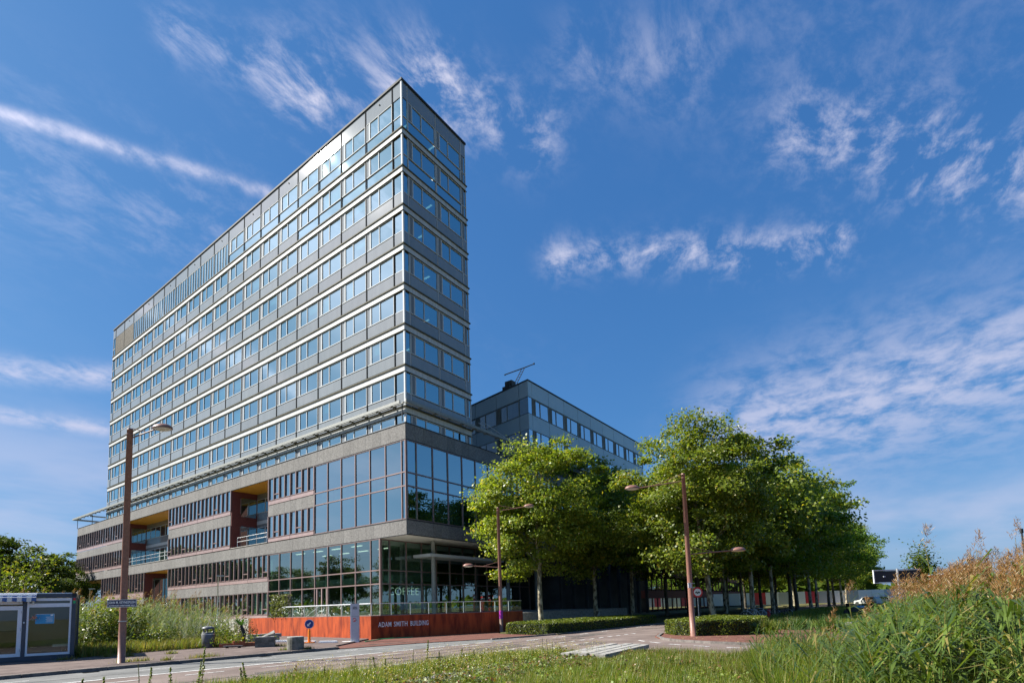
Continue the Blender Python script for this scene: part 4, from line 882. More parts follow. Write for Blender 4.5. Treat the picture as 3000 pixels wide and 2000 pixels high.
# no-mopeds sign
ns = thing('prohibition_sign', 'round red-rimmed prohibition sign with cycle symbols beside the sunlit plane trunk', 'road sign', (8.2, -20.05, .04), math.atan2(RD.y, RD.x))
link('post', MB().tube([(0, .03, 0), (0, .03, 2.2)], .03, 10).mesh('sign_post', M_steel), ns); link('disc', MB().tube([(0, 0, 2.15), (0, -.02, 2.15)], .36, 30).mesh('red_disc', M_red), ns); link('white_field', MB().tube([(0, -.021, 2.15), (0, -.023, 2.15)], .25, 30).mesh('white_field', M_white), ns)
pic = MB()
for cx in (-.11, .0, .11): pic.tube([(cx, -.024, 2.10 + abs(cx) * .3), (cx, -.026, 2.10 + abs(cx) * .3)], .055, 12)
pic.box(-.13, .13, -.027, -.024, 2.13, 2.155).box(-.10, -.06, -.027, -.024, 2.155, 2.23).box(.02, .06, -.027, -.024, 2.155, 2.21)
link('pictogram', pic.mesh('pictogram', M_dark), ns)
# planter with palm and fallen board
pt = thing('planter', 'terracotta trough planter with a dark spiky palm and bright leaves beside the litter bin', 'planter', (-17.0, -6.5, .085), -.4)
link('trough', MB().box(-.9, .9, -.2, .2, 0, .16).box(-.35, .15, -.3, .1, 0, .26).mesh('trough', M_terra), pt)
link('palm_trunk', MB().tube([(.1, 0, .2), (.12, .0, .6), (.0, .02, .95)], [.1, .085, .07], 10).mesh('palm_trunk', M_dark), pt)
pb = MB()
for i in range(26):
    a = i * 2.4; ln = .5 + .25 * random.random(); el = .1 + .9 * random.random(); dx, dy, dz = math.cos(a) * math.cos(el), math.sin(a) * math.cos(el), math.sin(el)
    q0 = Vector((0, .02, .95)); q1 = q0 + Vector((dx, dy, dz)) * ln * .6; q2 = q0 + Vector((dx * 1.15, dy * 1.15, dz * .75)) * ln; s = Vector((-dy, dx, 0)).normalized() * .028
    pb.quad(tuple(q0 - s * .5), tuple(q0 + s * .5), tuple(q1 + s), tuple(q1 - s)); pb.quad(tuple(q1 - s), tuple(q1 + s), tuple(q2 + s * .1), tuple(q2 - s * .1))
link('palm_crown', pb.mesh('palm_crown', L_palm), pt)
V, F = leaves(RNG.normal(size=(420, 3)) * (.62, .2, .13) + (0, 0, .36), .12, .5, .45); link('foliage', npmesh('planter_foliage', V, F, L_shrub), pt)
sb_ = thing('skateboard', 'dark longboard lying on the pavement in front of the terracotta planter', 'skateboard', (-17.75, -7.25, .085), -.95)
link('deck', MB().prism([(-.42, -.08), (-.34, -.11), (.34, -.11), (.42, -.08), (.42, .08), (.34, .11), (-.34, .11), (-.42, .08)], .085, .105).mesh('deck', M_bin), sb_)
for x in (-.28, .28): link('wheel', MB().tube([(x, -.1, .035), (x, .1, .035)], .034, 10).box(x - .02, x + .02, -.03, .03, .05, .085).mesh('wheel', M_dark), sb_)

# ------------------------------------------------------------------ site container (kiosk)
cn = thing('site_container', 'navy steel container kiosk with white-framed glass front and striped awning', 'container', (-23.23, -5.84, .0), math.atan2(-.31, .95)); cn.scale = (.80, 1, 1)
# local x runs to the right along the front (0 = right corner), y inwards
CL = 6.06
def cb(name, mt, *bx):
    b = MB()
    for q in bx: b.box(*q)
    return link(name, b.mesh(name, mt), cn)
cb('frame', M_cblue, (-.16, 0, 0, .16, .09, 2.58), (-CL, -CL + .16, 0, .16, .09, 2.58), (-CL + .16, -.16, 0, .16, 2.42, 2.56), (-CL + .16, -.16, 0, .16, .09, .25), (-.16, 0, 2.28, 2.44, .09, 2.58), (-.14, -.02, .16, 2.28, 2.42, 2.56), (-.14, -.02, .16, 2.28, .09, .25), (-1.955, -1.82, .01, .14, .25, 2.42))
cb('roof', M_cwhite, (-CL + .05, -.18, .03, 2.4, 2.565, 2.60)); cb('floor', M_indark, (-CL + .1, -.1, .1, 2.35, .16, .27)); cb('back_wall', M_inwall, (-CL, 0, 2.36, 2.42, .25, 2.42)); cb('ceiling', M_inwall, (-CL + .1, -.1, .1, 2.35, 2.36, 2.41))
b = MB()
for i in range(14): b.box(-.11, -.085 + (.03 if i % 2 else 0), .17 + i * .15, .17 + i * .15 + .14, .26, 2.41)
link('side_wall', b.mesh('corrugated_side', M_cblue), cn)
for x in (-.165, -CL - .005):
    for y in (-.005, 2.275):
        for z in (.085, 2.44): cb('corner_casting', M_coping, (x, x + .17, y, y + .17, z, z + .145))
wf = cb('shop_window', M_cwhite, (-1.81, -1.735, .03, .12, .26, 2.40), (-.245, -.17, .03, .12, .26, 2.40), (-1.735, -.245, .03, .12, .26, .35), (-1.735, -.245, .03, .12, 2.06, 2.20), (-1.735, -.245, .03, .12, 2.30, 2.40))
link('pane', MB().quad((-1.735, .07, .35), (-.245, .07, .35), (-.245, .07, 2.06), (-1.735, .07, 2.06)).mesh('shop_pane', G_cont), wf); link('pane', MB().quad((-1.735, .07, 2.2), (-.245, .07, 2.2), (-.245, .07, 2.30), (-1.735, .07, 2.30)).mesh('top_pane', G_cont), wf)
dr2 = cb('door', M_cwhite, (-2.13, -1.965, .03, .10, .26, 2.12), (-3.05, -2.92, .03, .10, .26, 2.12), (-2.92, -2.13, .03, .10, 1.97, 2.12), (-2.92, -2.13, .03, .10, .26, .38), (-3.05, -1.965, .04, .12, 2.18, 2.34))
link('pane', MB().quad((-2.92, .06, .38), (-2.13, .06, .38), (-2.13, .06, 1.97), (-2.92, .06, 1.97)).mesh('door_pane', G_cont), dr2); link('lock', MB().tube([(-1.89, -.02, 1.50), (-1.89, .02, 1.50)], .035, 12).box(-2.0, -1.95, .0, .03, .45, .55).box(-2.0, -1.95, .0, .03, 1.2, 1.3).box(-2.0, -1.95, .0, .03, 1.85, 1.95).mesh('door_hinges', M_alu), dr2)
cb('fixed_window', M_cwhite, (-5.88, -3.1, .04, .12, .26, .38), (-5.88, -3.1, .04, .12, 2.18, 2.34), (-5.88, -5.8, .04, .12, .38, 2.18)); link('wide_pane', MB().quad((-5.8, .07, .38), (-3.1, .07, .38), (-3.1, .07, 2.18), (-5.8, .07, 2.18)).mesh('wide_pane', G_cont), cn)
aw = MB(); aw2 = MB()
x = -4.2; i = 0
while x < -1.5:
    t_ = aw if i % 2 else aw2; t_.quad((x, -.03, 2.52), (x + .17, -.03, 2.52), (x + .17, -.16, 2.42), (x, -.16, 2.42)); 
    t_.quad((x, -.16, 2.42), (x + .17, -.16, 2.42), (x + .17, -.165, 2.27), (x, -.165, 2.30 if i % 2 else 2.27)); x += .17; i += 1
link('awning_blue', aw.mesh('awning_blue_stripes', M_awnblue), cn); link('awning_white', aw2.mesh('awning_white_stripes', M_awnwhite), cn)
link('awning_roller', MB().tube([(-4.25, -.02, 2.53), (-1.48, -.02, 2.53)], .045, 10).tube([(-4.25, -.15, 2.43), (-1.48, -.15, 2.43)], .018, 8).mesh('awning_roller', M_cwhite), cn); cb('awning_bracket', M_lens, (-1.62, -1.55, -.08, .02, 2.18, 2.30), (-2.05, -1.98, -.08, .02, 2.18, 2.30))
cb('red_sticker', M_red, (-.12, -.03, -.006, -.001, 2.30, 2.39)); cb('green_sticker', M_green, (-.12, -.03, -.006, -.001, 2.19, 2.298))
po = link('poster', MB().box(-1.50, -.81, .056, .062, 1.44, 1.80).mesh('poster', M_poster), cn)
b = MB()
for i in range(5): b.box(-1.12 + .03 * (i % 2), -.86, 0.052, .0555, 1.50 + i * .045, 1.515 + i * .045)
b.box(-.95, -.85, .052, .0555, 1.73, 1.78).box(-1.50, -.81, .051, .0555, 1.795, 1.805).box(-.815, -.805, .051, .0555, 1.44, 1.795); link('print', b.mesh('poster_print', M_white), po)
fl = leaves(RNG.normal(size=(60, 3)) * (.13, .002, .055) + (-1.50, .048, 1.68), .05, 0, .8, .05); link('flower_print', npmesh('flower_print', fl[0], fl[1], leafmat('poster_flower', (.7, .12, .04), (.75, .5, .35), (.2, .4, .3), .8, 0)), po)
cb('counter', M_blind, (-.85, -.22, .35, .7, .55, .64)); cb('shelf', M_indark, (-4.0, -2.2, 1.5, 2.3, .27, 1.2)); cb('skids', M_black, (-2.4, -1.6, .1, 2.3, -.0, .085), (-.7, -.05, .1, 2.3, .0, .085), (-5.9, -5.2, .1, 2.3, .0, .085))

# ------------------------------------------------------------------ trees
def crown_mesh(name, n, rx, rz, zc, size, mt, seed, clumps=90, csize=.62, layers=0.0):
    r = np.random.default_rng(seed)
    d = r.normal(size=(clumps, 3)); d /= np.linalg.norm(d, axis=1)[:, None]
    lob = r.normal(size=(7, 3)); lob /= np.linalg.norm(lob, axis=1)[:, None]
    k = .72 + .36 * np.max(np.clip(d @ lob.T, 0, 1) ** 7, axis=1)
    rad = (r.random(clumps) ** .33) * k
    Cc = d * rad[:, None] * (rx, rx, rz); Cc[:, 2] = np.maximum(Cc[:, 2], -rz * .93)
    Cc[:, 2] += zc
    w_ = r.random(clumps) + .35; idx = r.choice(clumps, size=n, p=w_ / w_.sum())
    sp = np.array((csize * 1.15, csize * 1.15, csize * .50)) * (.45 + .75 * r.random(clumps))[:, None]
    Pp = Cc[idx] + np.clip(r.normal(size=(n, 3)), -1.75, 1.75) * sp[idx]
    o = Pp - (0, 0, zc - rz * .3); o /= np.linalg.norm(o, axis=1)[:, None] + 1e-6
    V, F = leaves(Pp, size, .35, .78, .22, r, o, 1.1)
    return npmesh(name, V, F, mt), Cc
def trunk_mesh(name, h, r0, lean, Cc, mt, seed, nl=12, zlow=3.2):
    r = random.Random(seed); b = MB()
    pts = [(0, 0, -.1), (0, 0, .25)]; rad = [r0 * 1.35, r0 * 1.05]
    for i in range(1, 9):
        t = i / 8; pts.append((lean[0] * t ** 1.1 + r.gauss(0, .03), lean[1] * t ** 1.1 + r.gauss(0, .03), h * t)); rad.append(r0 * (1 - .80 * t))
    b.tube(pts, rad, 10)
    cs = sorted(Cc, key=lambda c: r.random())[:nl]
    for c in cs:
        z = max(zlow, min(h * .85, c[2] - 1.6 - r.random() * 1.5)); t = z / h; p0 = Vector((lean[0] * t ** 1.1, lean[1] * t ** 1.1, z)); p2 = Vector(c)
        p1 = p0.lerp(p2, .5) + Vector((r.gauss(0, .2), r.gauss(0, .2), .35)); q = r0 * (1 - .8 * t) * .55
        b.tube([tuple(p0), tuple(p1), tuple(p2)], [q, q * .6, .02], 6)
    return b.mesh(name, mt, True)
def tree(name, loc, rz, crown, trunk, lbl, group, sc=1.0):
    t = thing(name, lbl, 'tree', loc, rz, group); t.scale = (sc, sc, sc)
    link('crown', crown, t); link('trunk', trunk, t); return t
PG = 'plane trees beside the office building'
# two detailed specimens in front, four shared crowns for the rest
c1, C1 = crown_mesh('plane_crown', 56000, 6.6, 5.9, 8.9, .19, L_plane, 3, 175, .60); k1 = trunk_mesh('plane_trunk', 12.5, .20, (-.15, -.2), C1, M_bark, 3, 22, 4.2)
tree('plane_tree', (4.9, -9.3, .04), 0, c1, k1, 'plane tree with a sunlit yellow-green crown rising from the long hedge by the entrance', PG)
c2, C2 = crown_mesh('plane_crown_tall', 62000, 6.8, 6.2, 9.2, .195, L_plane, 8, 185, .64); k2 = trunk_mesh('plane_trunk_leaning', 13.5, .24, (-1.7, .9), C2, M_bark, 8, 24, 4.4)
C2t = tree('plane_tree', (10.6, -20.4, .04), 0, c2, k2, 'tall plane tree with a leaning mottled trunk behind the island hedge', PG, .94)
bpy_c2 = [o for o in C2t.children if o.name.startswith('crown')][0]; bpy_c2.location = (-1.5, .4, 0)
var = []
for s in range(4):
    c, Cc = crown_mesh('avenue_crown', 24000, 6.3 + .3 * s, 6.4, 9.4, .255, L_planed if s % 2 else L_plane, 20 + s, 130, .70); var.append((c, trunk_mesh('avenue_trunk', 13, .21, (.3 * (s - 1.5), .2 * (s - 1)), Cc, M_bark if s < 2 else M_darkbark, 30 + s, 14, 4.3)))
avenue = [(20.4, -21.0), (30.5, -20.8), (38.5, -21.2), (46.5, -20.7), (55, -21.2), (65, -20.8), (76, -21.3), (88, -21), (101, -21.2), (115, -21), (130, -21), (148, -21.2),
          (13.6, -9.6), (22.4, -9.3), (31, -9.8), (40, -9.4), (49, -9.7), (59, -9.5), (70, -9.6), (26.5, -14.6), (36, -14.9), (45, -14.7), (55, -15), (66, -15), (84, -12), (98, -13)]
rt = random.Random(2)
first = {}
for i, (x, y) in enumerate(avenue):
    v = i % 4; big = 1.0 + .004 * min(25, max(0, x - 20)) * (1 if y < -18 else .4) + rt.uniform(-.05, .05)
    lbl = ('second plane tree of the front row, its pale upright trunk just beyond the leaning one' if i == 0 else 'plane tree shaded by the entrance overhang, next behind the sunlit one by the long hedge' if i == 12 else '%s plane tree back from the road in the row %s' % (ORD[(i + 1) if i < 12 else (i - 11) if i < 19 else (i - 19)], 'bordering the lawn' if i < 12 else 'along the building front' if i < 19 else 'between lawn row and building row'))
    t = tree('plane_tree', (x, y, .04), rt.uniform(0, 6.28), var[v][0], var[v][1], lbl, PG, big)
# trees beyond the container, and the row across the road that the glass mirrors
wv = []
for s in range(3):
    c, Cc = crown_mesh('woodland_crown', 10500, 4.3, 4.9 + .4 * s, 7.6, .28, L_wood, 50 + s, 85, .62); wv.append((c, trunk_mesh('woodland_trunk', 9.5, .17, (.2, .2 * s), Cc, M_darkbark, 60 + s, 14, 2.2)))
GW = 'dark green trees beyond the container'
for i, (x, y, s, v) in enumerate(((-13.5, 70, 1.22, 0), (-8.0, 72, 1.08, 1), (-3.5, 75, 1.0, 2), (1.5, 84, 1.02, 0), (-17.5, 76, 1.05, 2), (-22, 72, 1.25, 1), (-9.5, 88, 1.15, 0), (3.5, 92, 1.05, 1), (-27, 78, 1.1, 0), (-6, 64, .62, 2))):
    tree('woodland_tree', (x, y, 0), i * 1.3, wv[v][0], wv[v][1], 'dark green broadleaf tree beyond the container, ' + ('smaller one close to the podium end' if i == 9 else ORD[i] + ' of the dense group counting back'), GW, s)
for i in range(17):
    tree('woodland_tree', (-47 + rt.uniform(-3, 3), -2 + i * 7.2 + rt.uniform(-1.5, 1.5), 0), i * 2.1, wv[i % 3][0], wv[i % 3][1], 'dark green broadleaf tree across the road, mirrored in the ground-floor glass, %s along the verge' % ORD[i], 'trees across the road mirrored in the glass', rt.uniform(.95, 1.25))
# far poplar and distant tree line
V, F = leaves(RNG.normal(size=(5200, 3)) * (1.45, 1.45, 3.9) * np.array((1, 1, 1)) + (0, 0, 9.2), .5, .5, .7, .2); pc = npmesh('poplar_crown', V, F, L_wood)
pp = thing('poplar_tree', 'slim upright dark poplar standing alone on the skyline beyond the reeds', 'tree', (176, -36.3, -1.5)); pcr = link('crown', pc, pp, (0, 0, .3), (0, 0, 0), (1.25, 1.25, .95)); link('trunk', MB().tube([(0, 0, 0), (0, 0, 12)], [.3, .08], 8).mesh('poplar_trunk', M_darkbark), pp)
for (x, y, s, l) in ((160, -32.3, .62, 'small rounded tree on the skyline at the end of the avenue'), (205, -35, .8, 'low pale bush-like tree on the skyline beside the poplar')): tree('skyline_tree', (x, y, -1.5), 1.0, wv[1][0], wv[1][1], l, None, s)
r = RNG; n = 15000; X = r.uniform(150, 420, n); Yv = r.uniform(-1, 1, n); ang = r.uniform(-1.45, 2.9, n); R0 = 230 + 90 * r.random(n)
Pf = np.stack([-30 + R0 * np.cos(ang), -31 + R0 * np.sin(ang), (2.5 + 3.5 * (np.sin(ang * 23) + 1) * .5 * r.random(n) + 3.0 * r.random(n)) * .8], 1); V, F = leaves(Pf, 3.0, .3, .8, .2); k_ = int(n * .55); a2 = r.uniform(.03, .75, k_); R2 = r.uniform(185, 225, k_); Pf = np.concatenate([Pf, np.stack([-30 + R2 * np.cos(a2), -31 + R2 * np.sin(a2), r.random(k_) ** .8 * (11 + 3.5 * np.sin(a2 * 40))], 1)]); V, F = leaves(Pf, 2.6, .3, .8, .2)
tag(link('distant_wood', npmesh('distant_wood', V, F, L_wood)), 'low dark belt of distant trees along the horizon', 'wood', None, 'stuff')

# red-brown block beyond the wing
rbk = thing('brick_building', 'dark red-brown office block glimpsed between the avenue trunks beyond the rear wing', 'office building', (58, 3, 0))
for z in (0.0, 3.6, 7.2): link('brick_band', MB().box(0, 70, 0, 12, z + 2.3, z + 3.6).mesh('brick_band', M_brick), rbk)
link('inner_core', MB().box(.3, 69.7, .5, 11.5, 0, 10.7).mesh('inner_core', M_indark), rbk)
for z in (.2, 3.7, 7.3):
    for k in range(28): link('window', MB().box(k * 2.5 + .12, k * 2.5 + 2.1, .1, .16, z + .15, z + 2.05).mesh('block_window', G_wing), rbk); link('pier', MB().box(k * 2.5 - .2, k * 2.5 + .1, .02, .3, z - .15, z + 2.1).mesh('pier', M_brick), rbk)
# ------------------------------------------------------------------ hedges
def hedge(lbl, poly, h, n, loc=(0, 0, 0)):
    t = thing('clipped_hedge', lbl, 'hedge', (poly[0][0], poly[0][1], .03)); o = np.array(poly) - poly[0]
    inset = o.mean(0) + (o - o.mean(0)) * .985
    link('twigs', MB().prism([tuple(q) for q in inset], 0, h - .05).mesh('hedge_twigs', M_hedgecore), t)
    P_ = []; m_ = len(o); per = [np.linalg.norm(o[(i + 1) % m_] - o[i]) for i in range(m_)]
    area = .5 * abs(sum(o[i][0] * o[(i + 1) % m_][1] - o[(i + 1) % m_][0] * o[i][1] for i in range(m_)))
    tot_ = area + sum(per) * h
    for i in range(m_):
        k = int(n * per[i] * h / tot_); a = RNG.random(k)[:, None]; q = o[i] * (1 - a) + o[(i + 1) % m_] * a
        P_.append(np.c_[q + RNG.normal(size=(k, 2)) * .03, RNG.random(k) * h])
    k = int(n * area / tot_); tri = []
    lo, hi = o.min(0), o.max(0); cand = RNG.random((k * 4, 2)) * (hi - lo) + lo
    def inside(p):
        c = np.zeros(len(p), bool)
        for i in range(m_):
            a, b2 = o[i], o[(i + 1) % m_]; cond = ((a[1] > p[:, 1]) != (b2[1] > p[:, 1])) & (p[:, 0] < (b2[0] - a[0]) * (p[:, 1] - a[1]) / (b2[1] - a[1] + 1e-9) + a[0]); c ^= cond
        return c
    cand = cand[inside(cand)][:k]; P_.append(np.c_[cand, h + RNG.normal(size=len(cand)) * .025])
    V, F = leaves(np.concatenate(P_), .075, .6, .7, .2); link('foliage', npmesh('hedge_foliage', V, F, L_hedge), t); return t
hedge('long low clipped hedge with a flat top below the entrance side, mostly shaded', [(-5.0, -15.9), (-4.2, -16.3), (2, -16.65), (9, -16.7), (9, -13.6), (-3.2, -12.6), (-5.0, -13.2)], .60, 30000)
hedge('sunlit clipped island hedge round the base of the two-armed lamp', [(-3.9, -22.0), (-5.1, -22.9), (-5.4, -23.9), (-4.9, -25.2), (-4.2, -25.9), (1.2, -25.6), (4, -22.2)], .66, 26000)
# ivy screen
iv = thing('ivy_trellis', 'square trellis overgrown with pale ivy standing above the corten wall', 'climbing plant', (-9.9, 1.9, 1.3)); link('trellis', MB().box(-.03, .03, -1.0, 1.0, 0, .05).box(-.03, .03, -1.0, 1.0, 1.42, 1.47).box(-.03, .03, -1.0, -.95, .05, 1.42).box(-.03, .03, .95, 1.0, .05, 1.42).box(-.02, .02, -.03, .03, .05, 1.42).mesh('trellis', M_mullion), iv)
Pq = np.c_[RNG.normal(0, .12, 2600), RNG.uniform(-1.05, 1.02, 2600), RNG.random(2600) * 1.5]; Pq = Pq[(Pq[:, 1] < .9) | (RNG.random(2600) < .25)]; V, F = leaves(Pq, .11, .2, .85, .15); link('ivy', npmesh('ivy', V, F, L_ivy), iv)

# ------------------------------------------------------------------ reeds, shrubs, grass
def blades(base, hgt, wid, lean, rng, seg=1):
    """tapered grass blades: triangles"""
    n = len(base); a = rng.random(n) * 6.283; dx = np.cos(a); dy = np.sin(a); w_ = wid * (.6 + .8 * rng.random(n)); L_ = rng.random(n) * lean
    z = np.zeros(n); p0 = base + np.c_[-dy * w_, dx * w_, z]; p1 = base + np.c_[dy * w_, -dx * w_, z]; p2 = base + np.c_[dx * L_ * hgt, dy * L_ * hgt, hgt]
    return np.stack([p0, p1, p2], 1).reshape(-1, 3), np.arange(3 * n).reshape(n, 3)
def inpoly(P_, poly):
    c = np.zeros(len(P_), bool); m_ = len(poly)
    for i in range(m_):
        a, b2 = poly[i], poly[(i + 1) % m_]; c ^= ((a[1] > P_[:, 1]) != (b2[1] > P_[:, 1])) & (P_[:, 0] < (b2[0] - a[0]) * (P_[:, 1] - a[1]) / (b2[1] - a[1] + 1e-9) + a[0])
    return c
verge = [(-34, -18.75), (-23, -20.05), (-21, -20.35), (-16.9, -21.1), (-14.7, -22.35), (-14.25, -24), (-14.45, -27.5), (-15.0, -34), (-34, -34)]
slab_zone = [(-16.6, -23.2), (-11.6, -22.9), (-11.8, -24.4), (-16.3, -24.9)]
stony = [(-24.5, -23.2), (-20, -22.6), (-16.2, -23.1), (-16.2, -23.9), (-20.5, -23.6), (-24.5, -24.6)]
cand = np.c_[RNG.uniform(-33, -14, 420000), RNG.uniform(-34, -18.6, 420000)]; dcam = np.hypot(cand[:, 0] + 30.22, cand[:, 1] + 31.45)
keep = inpoly(cand, verge) & (dcam > 2.2) & (RNG.random(len(cand)) < .85) & ~inpoly(cand, slab_zone) & (~inpoly(cand, stony) | (RNG.random(len(cand)) < .12)); cand = cand[keep]
nz = np.sin(cand[:, 0] * 1.3 + 2 * np.sin(cand[:, 1] * .9)) * np.cos(cand[:, 1] * 1.7 + cand[:, 0] * .4) + .5 * np.sin(cand[:, 0] * 4.1 + cand[:, 1] * 3.3)
hg = (.075 + .085 * np.clip(nz + .6, 0, 2)) * (.5 + .9 * RNG.random(len(cand)))
hg *= np.where((np.abs(cand[:, 1] + 23.5) < 2.2) & (cand[:, 0] < -16) & (cand[:, 1] < -23.3), .55, 1)
dryw = RNG.random(len(cand)) < np.clip(.10 + .5 * ((cand[:, 0] > -18.5) & (cand[:, 1] < -24.2)) + .15 * (nz < -.6), 0, 1)
B3 = np.c_[cand, np.full(len(cand), .06)]
V, F = blades(B3[~dryw], hg[~dryw], .007, .8, RNG); tag(link('grass', npmesh('grass', V, F, L_grass)), 'uneven green grass covering the road verge', 'grass', None, 'stuff')
V, F = blades(B3[dryw], hg[dryw] * 1.25, .006, .6, RNG); tag(link('dry_grass', npmesh('dry_grass', V, F, L_dry)), 'straw-coloured dry grass mixed into the verge near the reeds', 'grass', None, 'stuff')
tc_ = np.c_[RNG.uniform(-30, -14.5, 2600), RNG.uniform(-33, -19.5, 2600)]; tc_ = tc_[inpoly(tc_, verge) & ~inpoly(tc_, slab_zone) & ~inpoly(tc_, stony)]; tc_ = tc_[np.hypot(tc_[:, 0] + 30.22, tc_[:, 1] + 31.45) > 3]
tq = np.repeat(tc_, 26, 0) + RNG.normal(size=(len(tc_) * 26, 2)) * .07; th = np.repeat(RNG.uniform(.14, .36, len(tc_)) * np.where(np.abs(tc_[:, 1] + 24.6) < 1.1, .5, 1), 26) * RNG.uniform(.6, 1.1, len(tq))
V, F = blades(np.c_[tq, np.full(len(tq), .06)], th, .006, .75, RNG); tag(link('grass_tufts', npmesh('grass_tufts', V, F, L_grass)), 'taller grass tufts standing out of the verge', 'grass', None, 'stuff')
# low creeping weeds and pebbles on the bare strip
q = np.c_[RNG.uniform(-25.5, -15.5, 9000), RNG.uniform(-25.4, -22.0, 9000), RNG.uniform(.07, .16, 9000)]; q = q[np.abs(q[:, 1] + 23.6 + .25 * np.sin(q[:, 0] * 1.1)) < .25 + .8 * RNG.random(len(q)) ** 2]
V, F = leaves(q, .075, .8, .85, .2); tag(link('creeping_weeds', npmesh('creeping_weeds', V, F, leafmat('creeper_leaf', (.09, .12, .03), (.21, .25, .10), (.22, .08, .03), .90, .3, 2.0))), 'low round-leaved weeds creeping over the bare strip in the verge', 'weeds', None, 'stuff')
q = np.c_[RNG.uniform(-24.5, -15.8, 5200), RNG.uniform(-24.9, -22.6, 5200), np.full(5200, .075)]; q = q[inpoly(q[:, :2], stony)]
V, F = leaves(q, .09, 1.5, .8, .3); tag(link('gravel', npmesh('gravel', V, F, M_conc)), 'grey stone chippings on the bare strip in the verge', 'gravel', None, 'stuff')
# broad-leaved weeds and bare, trodden spots through the whole verge
wc = np.c_[RNG.uniform(-29, -14.6, 420), RNG.uniform(-31, -19.8, 420)]; wc = wc[inpoly(wc, verge) & ~inpoly(wc, slab_zone)]; wc = wc[np.hypot(wc[:, 0] + 30.22, wc[:, 1] + 31.45) > 4]
for nm, sub, mt, lb in (('broadleaf_weeds', wc[::2], L_weed, 'clumps of broad-leaved weeds in the verge'), ('withered_weeds', wc[1::3], leafmat('withered_leaf', (.13, .075, .03), (.27, .19, .085), (.14, .15, .04), .8, .25, 2.5), 'withered brown weed clumps in the verge')):
    q = np.repeat(sub, 34, 0) + RNG.normal(size=(len(sub) * 34, 2)) * .11; V, F = leaves(np.c_[q, .08 + np.abs(RNG.normal(size=len(q))) * .10], .07, .5, .6, .2); tag(link(nm, npmesh(nm, V, F, mt)), lb, 'weeds', None, 'stuff')
# concrete plates lying in the grass
ps = thing('concrete_plates', 'grey concrete slabs lying side by side in the grass at the verge corner', 'slab', (-14.2, -23.9, .05), .06)
for i in range(5): link('plate', MB().box(-2.0 + (i % 2) * .15, 1.9, -.62 + i * .28, -.62 + i * .28 + .265, 0, .13 + .012 * (i % 3)).mesh('concrete_plate', M_conc), ps, (0, 0, 0), (0, random.gauss(0, .004), 0))
# tall weed spikes
def spike(loc, h, lean, lbl, thick=1.0, bare=False):
    r = np.random.default_rng(int(abs(loc[0] * 1000)) % 9973)
    t = thing('weed_spike', lbl, 'weed', loc, 0, 'tall weed spikes along the verge'); lx, ly = lean
    link('stem', MB().tube([(0, 0, 0), (lx * .4 * h, ly * .4 * h, h * .5), (lx * h, ly * h, h)], [.009, .007, .004], 5).mesh('weed_stem', L_weed if not bare else M_darkbark), t)
    n = int(170 * h) + 30; z = r.random(n) ** .7 * h; k = z / h; rad = .036 * thick * (1.1 - k) * (.35 if bare else 1); a = r.random(n) * 6.28; P_ = np.c_[lx * h * k ** 1.3 + np.cos(a) * rad, ly * h * k ** 1.3 + np.sin(a) * rad, z]
    V, F = leaves(P_, .042 * (1 if not bare else .5), .4, .5, .2, r); link('leaves', npmesh('weed_leaves', V, F, L_weed), t)
SP = [(-25.48, -18.39, 0.59), (-25.36, -18.52, 0.49), (-24.87, -18.34, 0.44), (-24.23, -18.41, 0.84), (-24.36, -18.53, 0.52), (-23.58, -19.22, 0.47), (-23.47, -18.83, 0.33), (-21.74, -20.82, 0.5), (-21.24, -20.97, 0.44), (-20.01, -21.49, 0.76), (-19.81, -21.72, 0.48), (-19.1, -21.83, 0.48), (-18.87, -22.12, 0.43), (-20.51, -21.47, 0.57), (-26.1, -18.36, 0.38), (-26.6, -18.53, 0.4), (-22.56, -20.71, 0.31), (-21.31, -21.38, 0.41), (-16.91, -23.08, 0.66), (-16.99, -23.3, 0.63), (-16.83, -23.34, 0.54), (-17.33, -22.99, 0.38)]
for i, (x, y, z) in enumerate(SP):
    f = .84 if x < -23 else (.95 if x < -20.5 else 1.0)
    x, y, z = CAM.x + (x - CAM.x) * f, CAM.y + (y - CAM.y) * f, 1.6 - (1.6 - z) * f
    brn = i in (7, 13, 0, 18, 19, 20)
    spike((x, y, .06), z - .06 + .02, (random.uniform(-.18, .12), random.uniform(-.12, .12)), ('slender brown seeded weed stalk' if brn else 'slender green leafy weed spike') + ' above the verge grass, %s in from the road bend' % ORD[sorted(SP, key=lambda q: q[0] + .001 * q[1]).index(SP[i]) % 20] if i < 20 else 'short green weed tuft beside the brown stalks near the concrete plates, %s one' % ORD[i - 20], .8 if brn else 1.15, brn)
# flowering tops in the verge
q = np.c_[RNG.uniform(-24, -15, 900), RNG.uniform(-24.5, -20.4, 900)]; q = q[inpoly(q, verge)]; hh = RNG.uniform(.25, .5, len(q)); Vb, Fb = blades(np.c_[q, np.full(len(q), .06)], hh, .004, .25, RNG)
tag(link('seed_stalks', npmesh('seed_stalks', Vb, Fb, L_dry)), 'thin seed stalks rising through the verge grass', 'grass', None, 'stuff')
q2 = np.repeat(np.c_[q, hh + .05], 7, 0); q2 = q2 + RNG.normal(size=q2.shape) * (.035, .035, .05); V, F = leaves(q2, .022, .4, .8); tag(link('small_flowers', npmesh('small_flowers', V, F, leafmat('tiny_flower', (.35, .30, .06), (.42, .36, .12), (.55, .53, .45), .8, .3))), 'tiny yellow and white flower heads scattered through the verge', 'flowers', None, 'stuff')

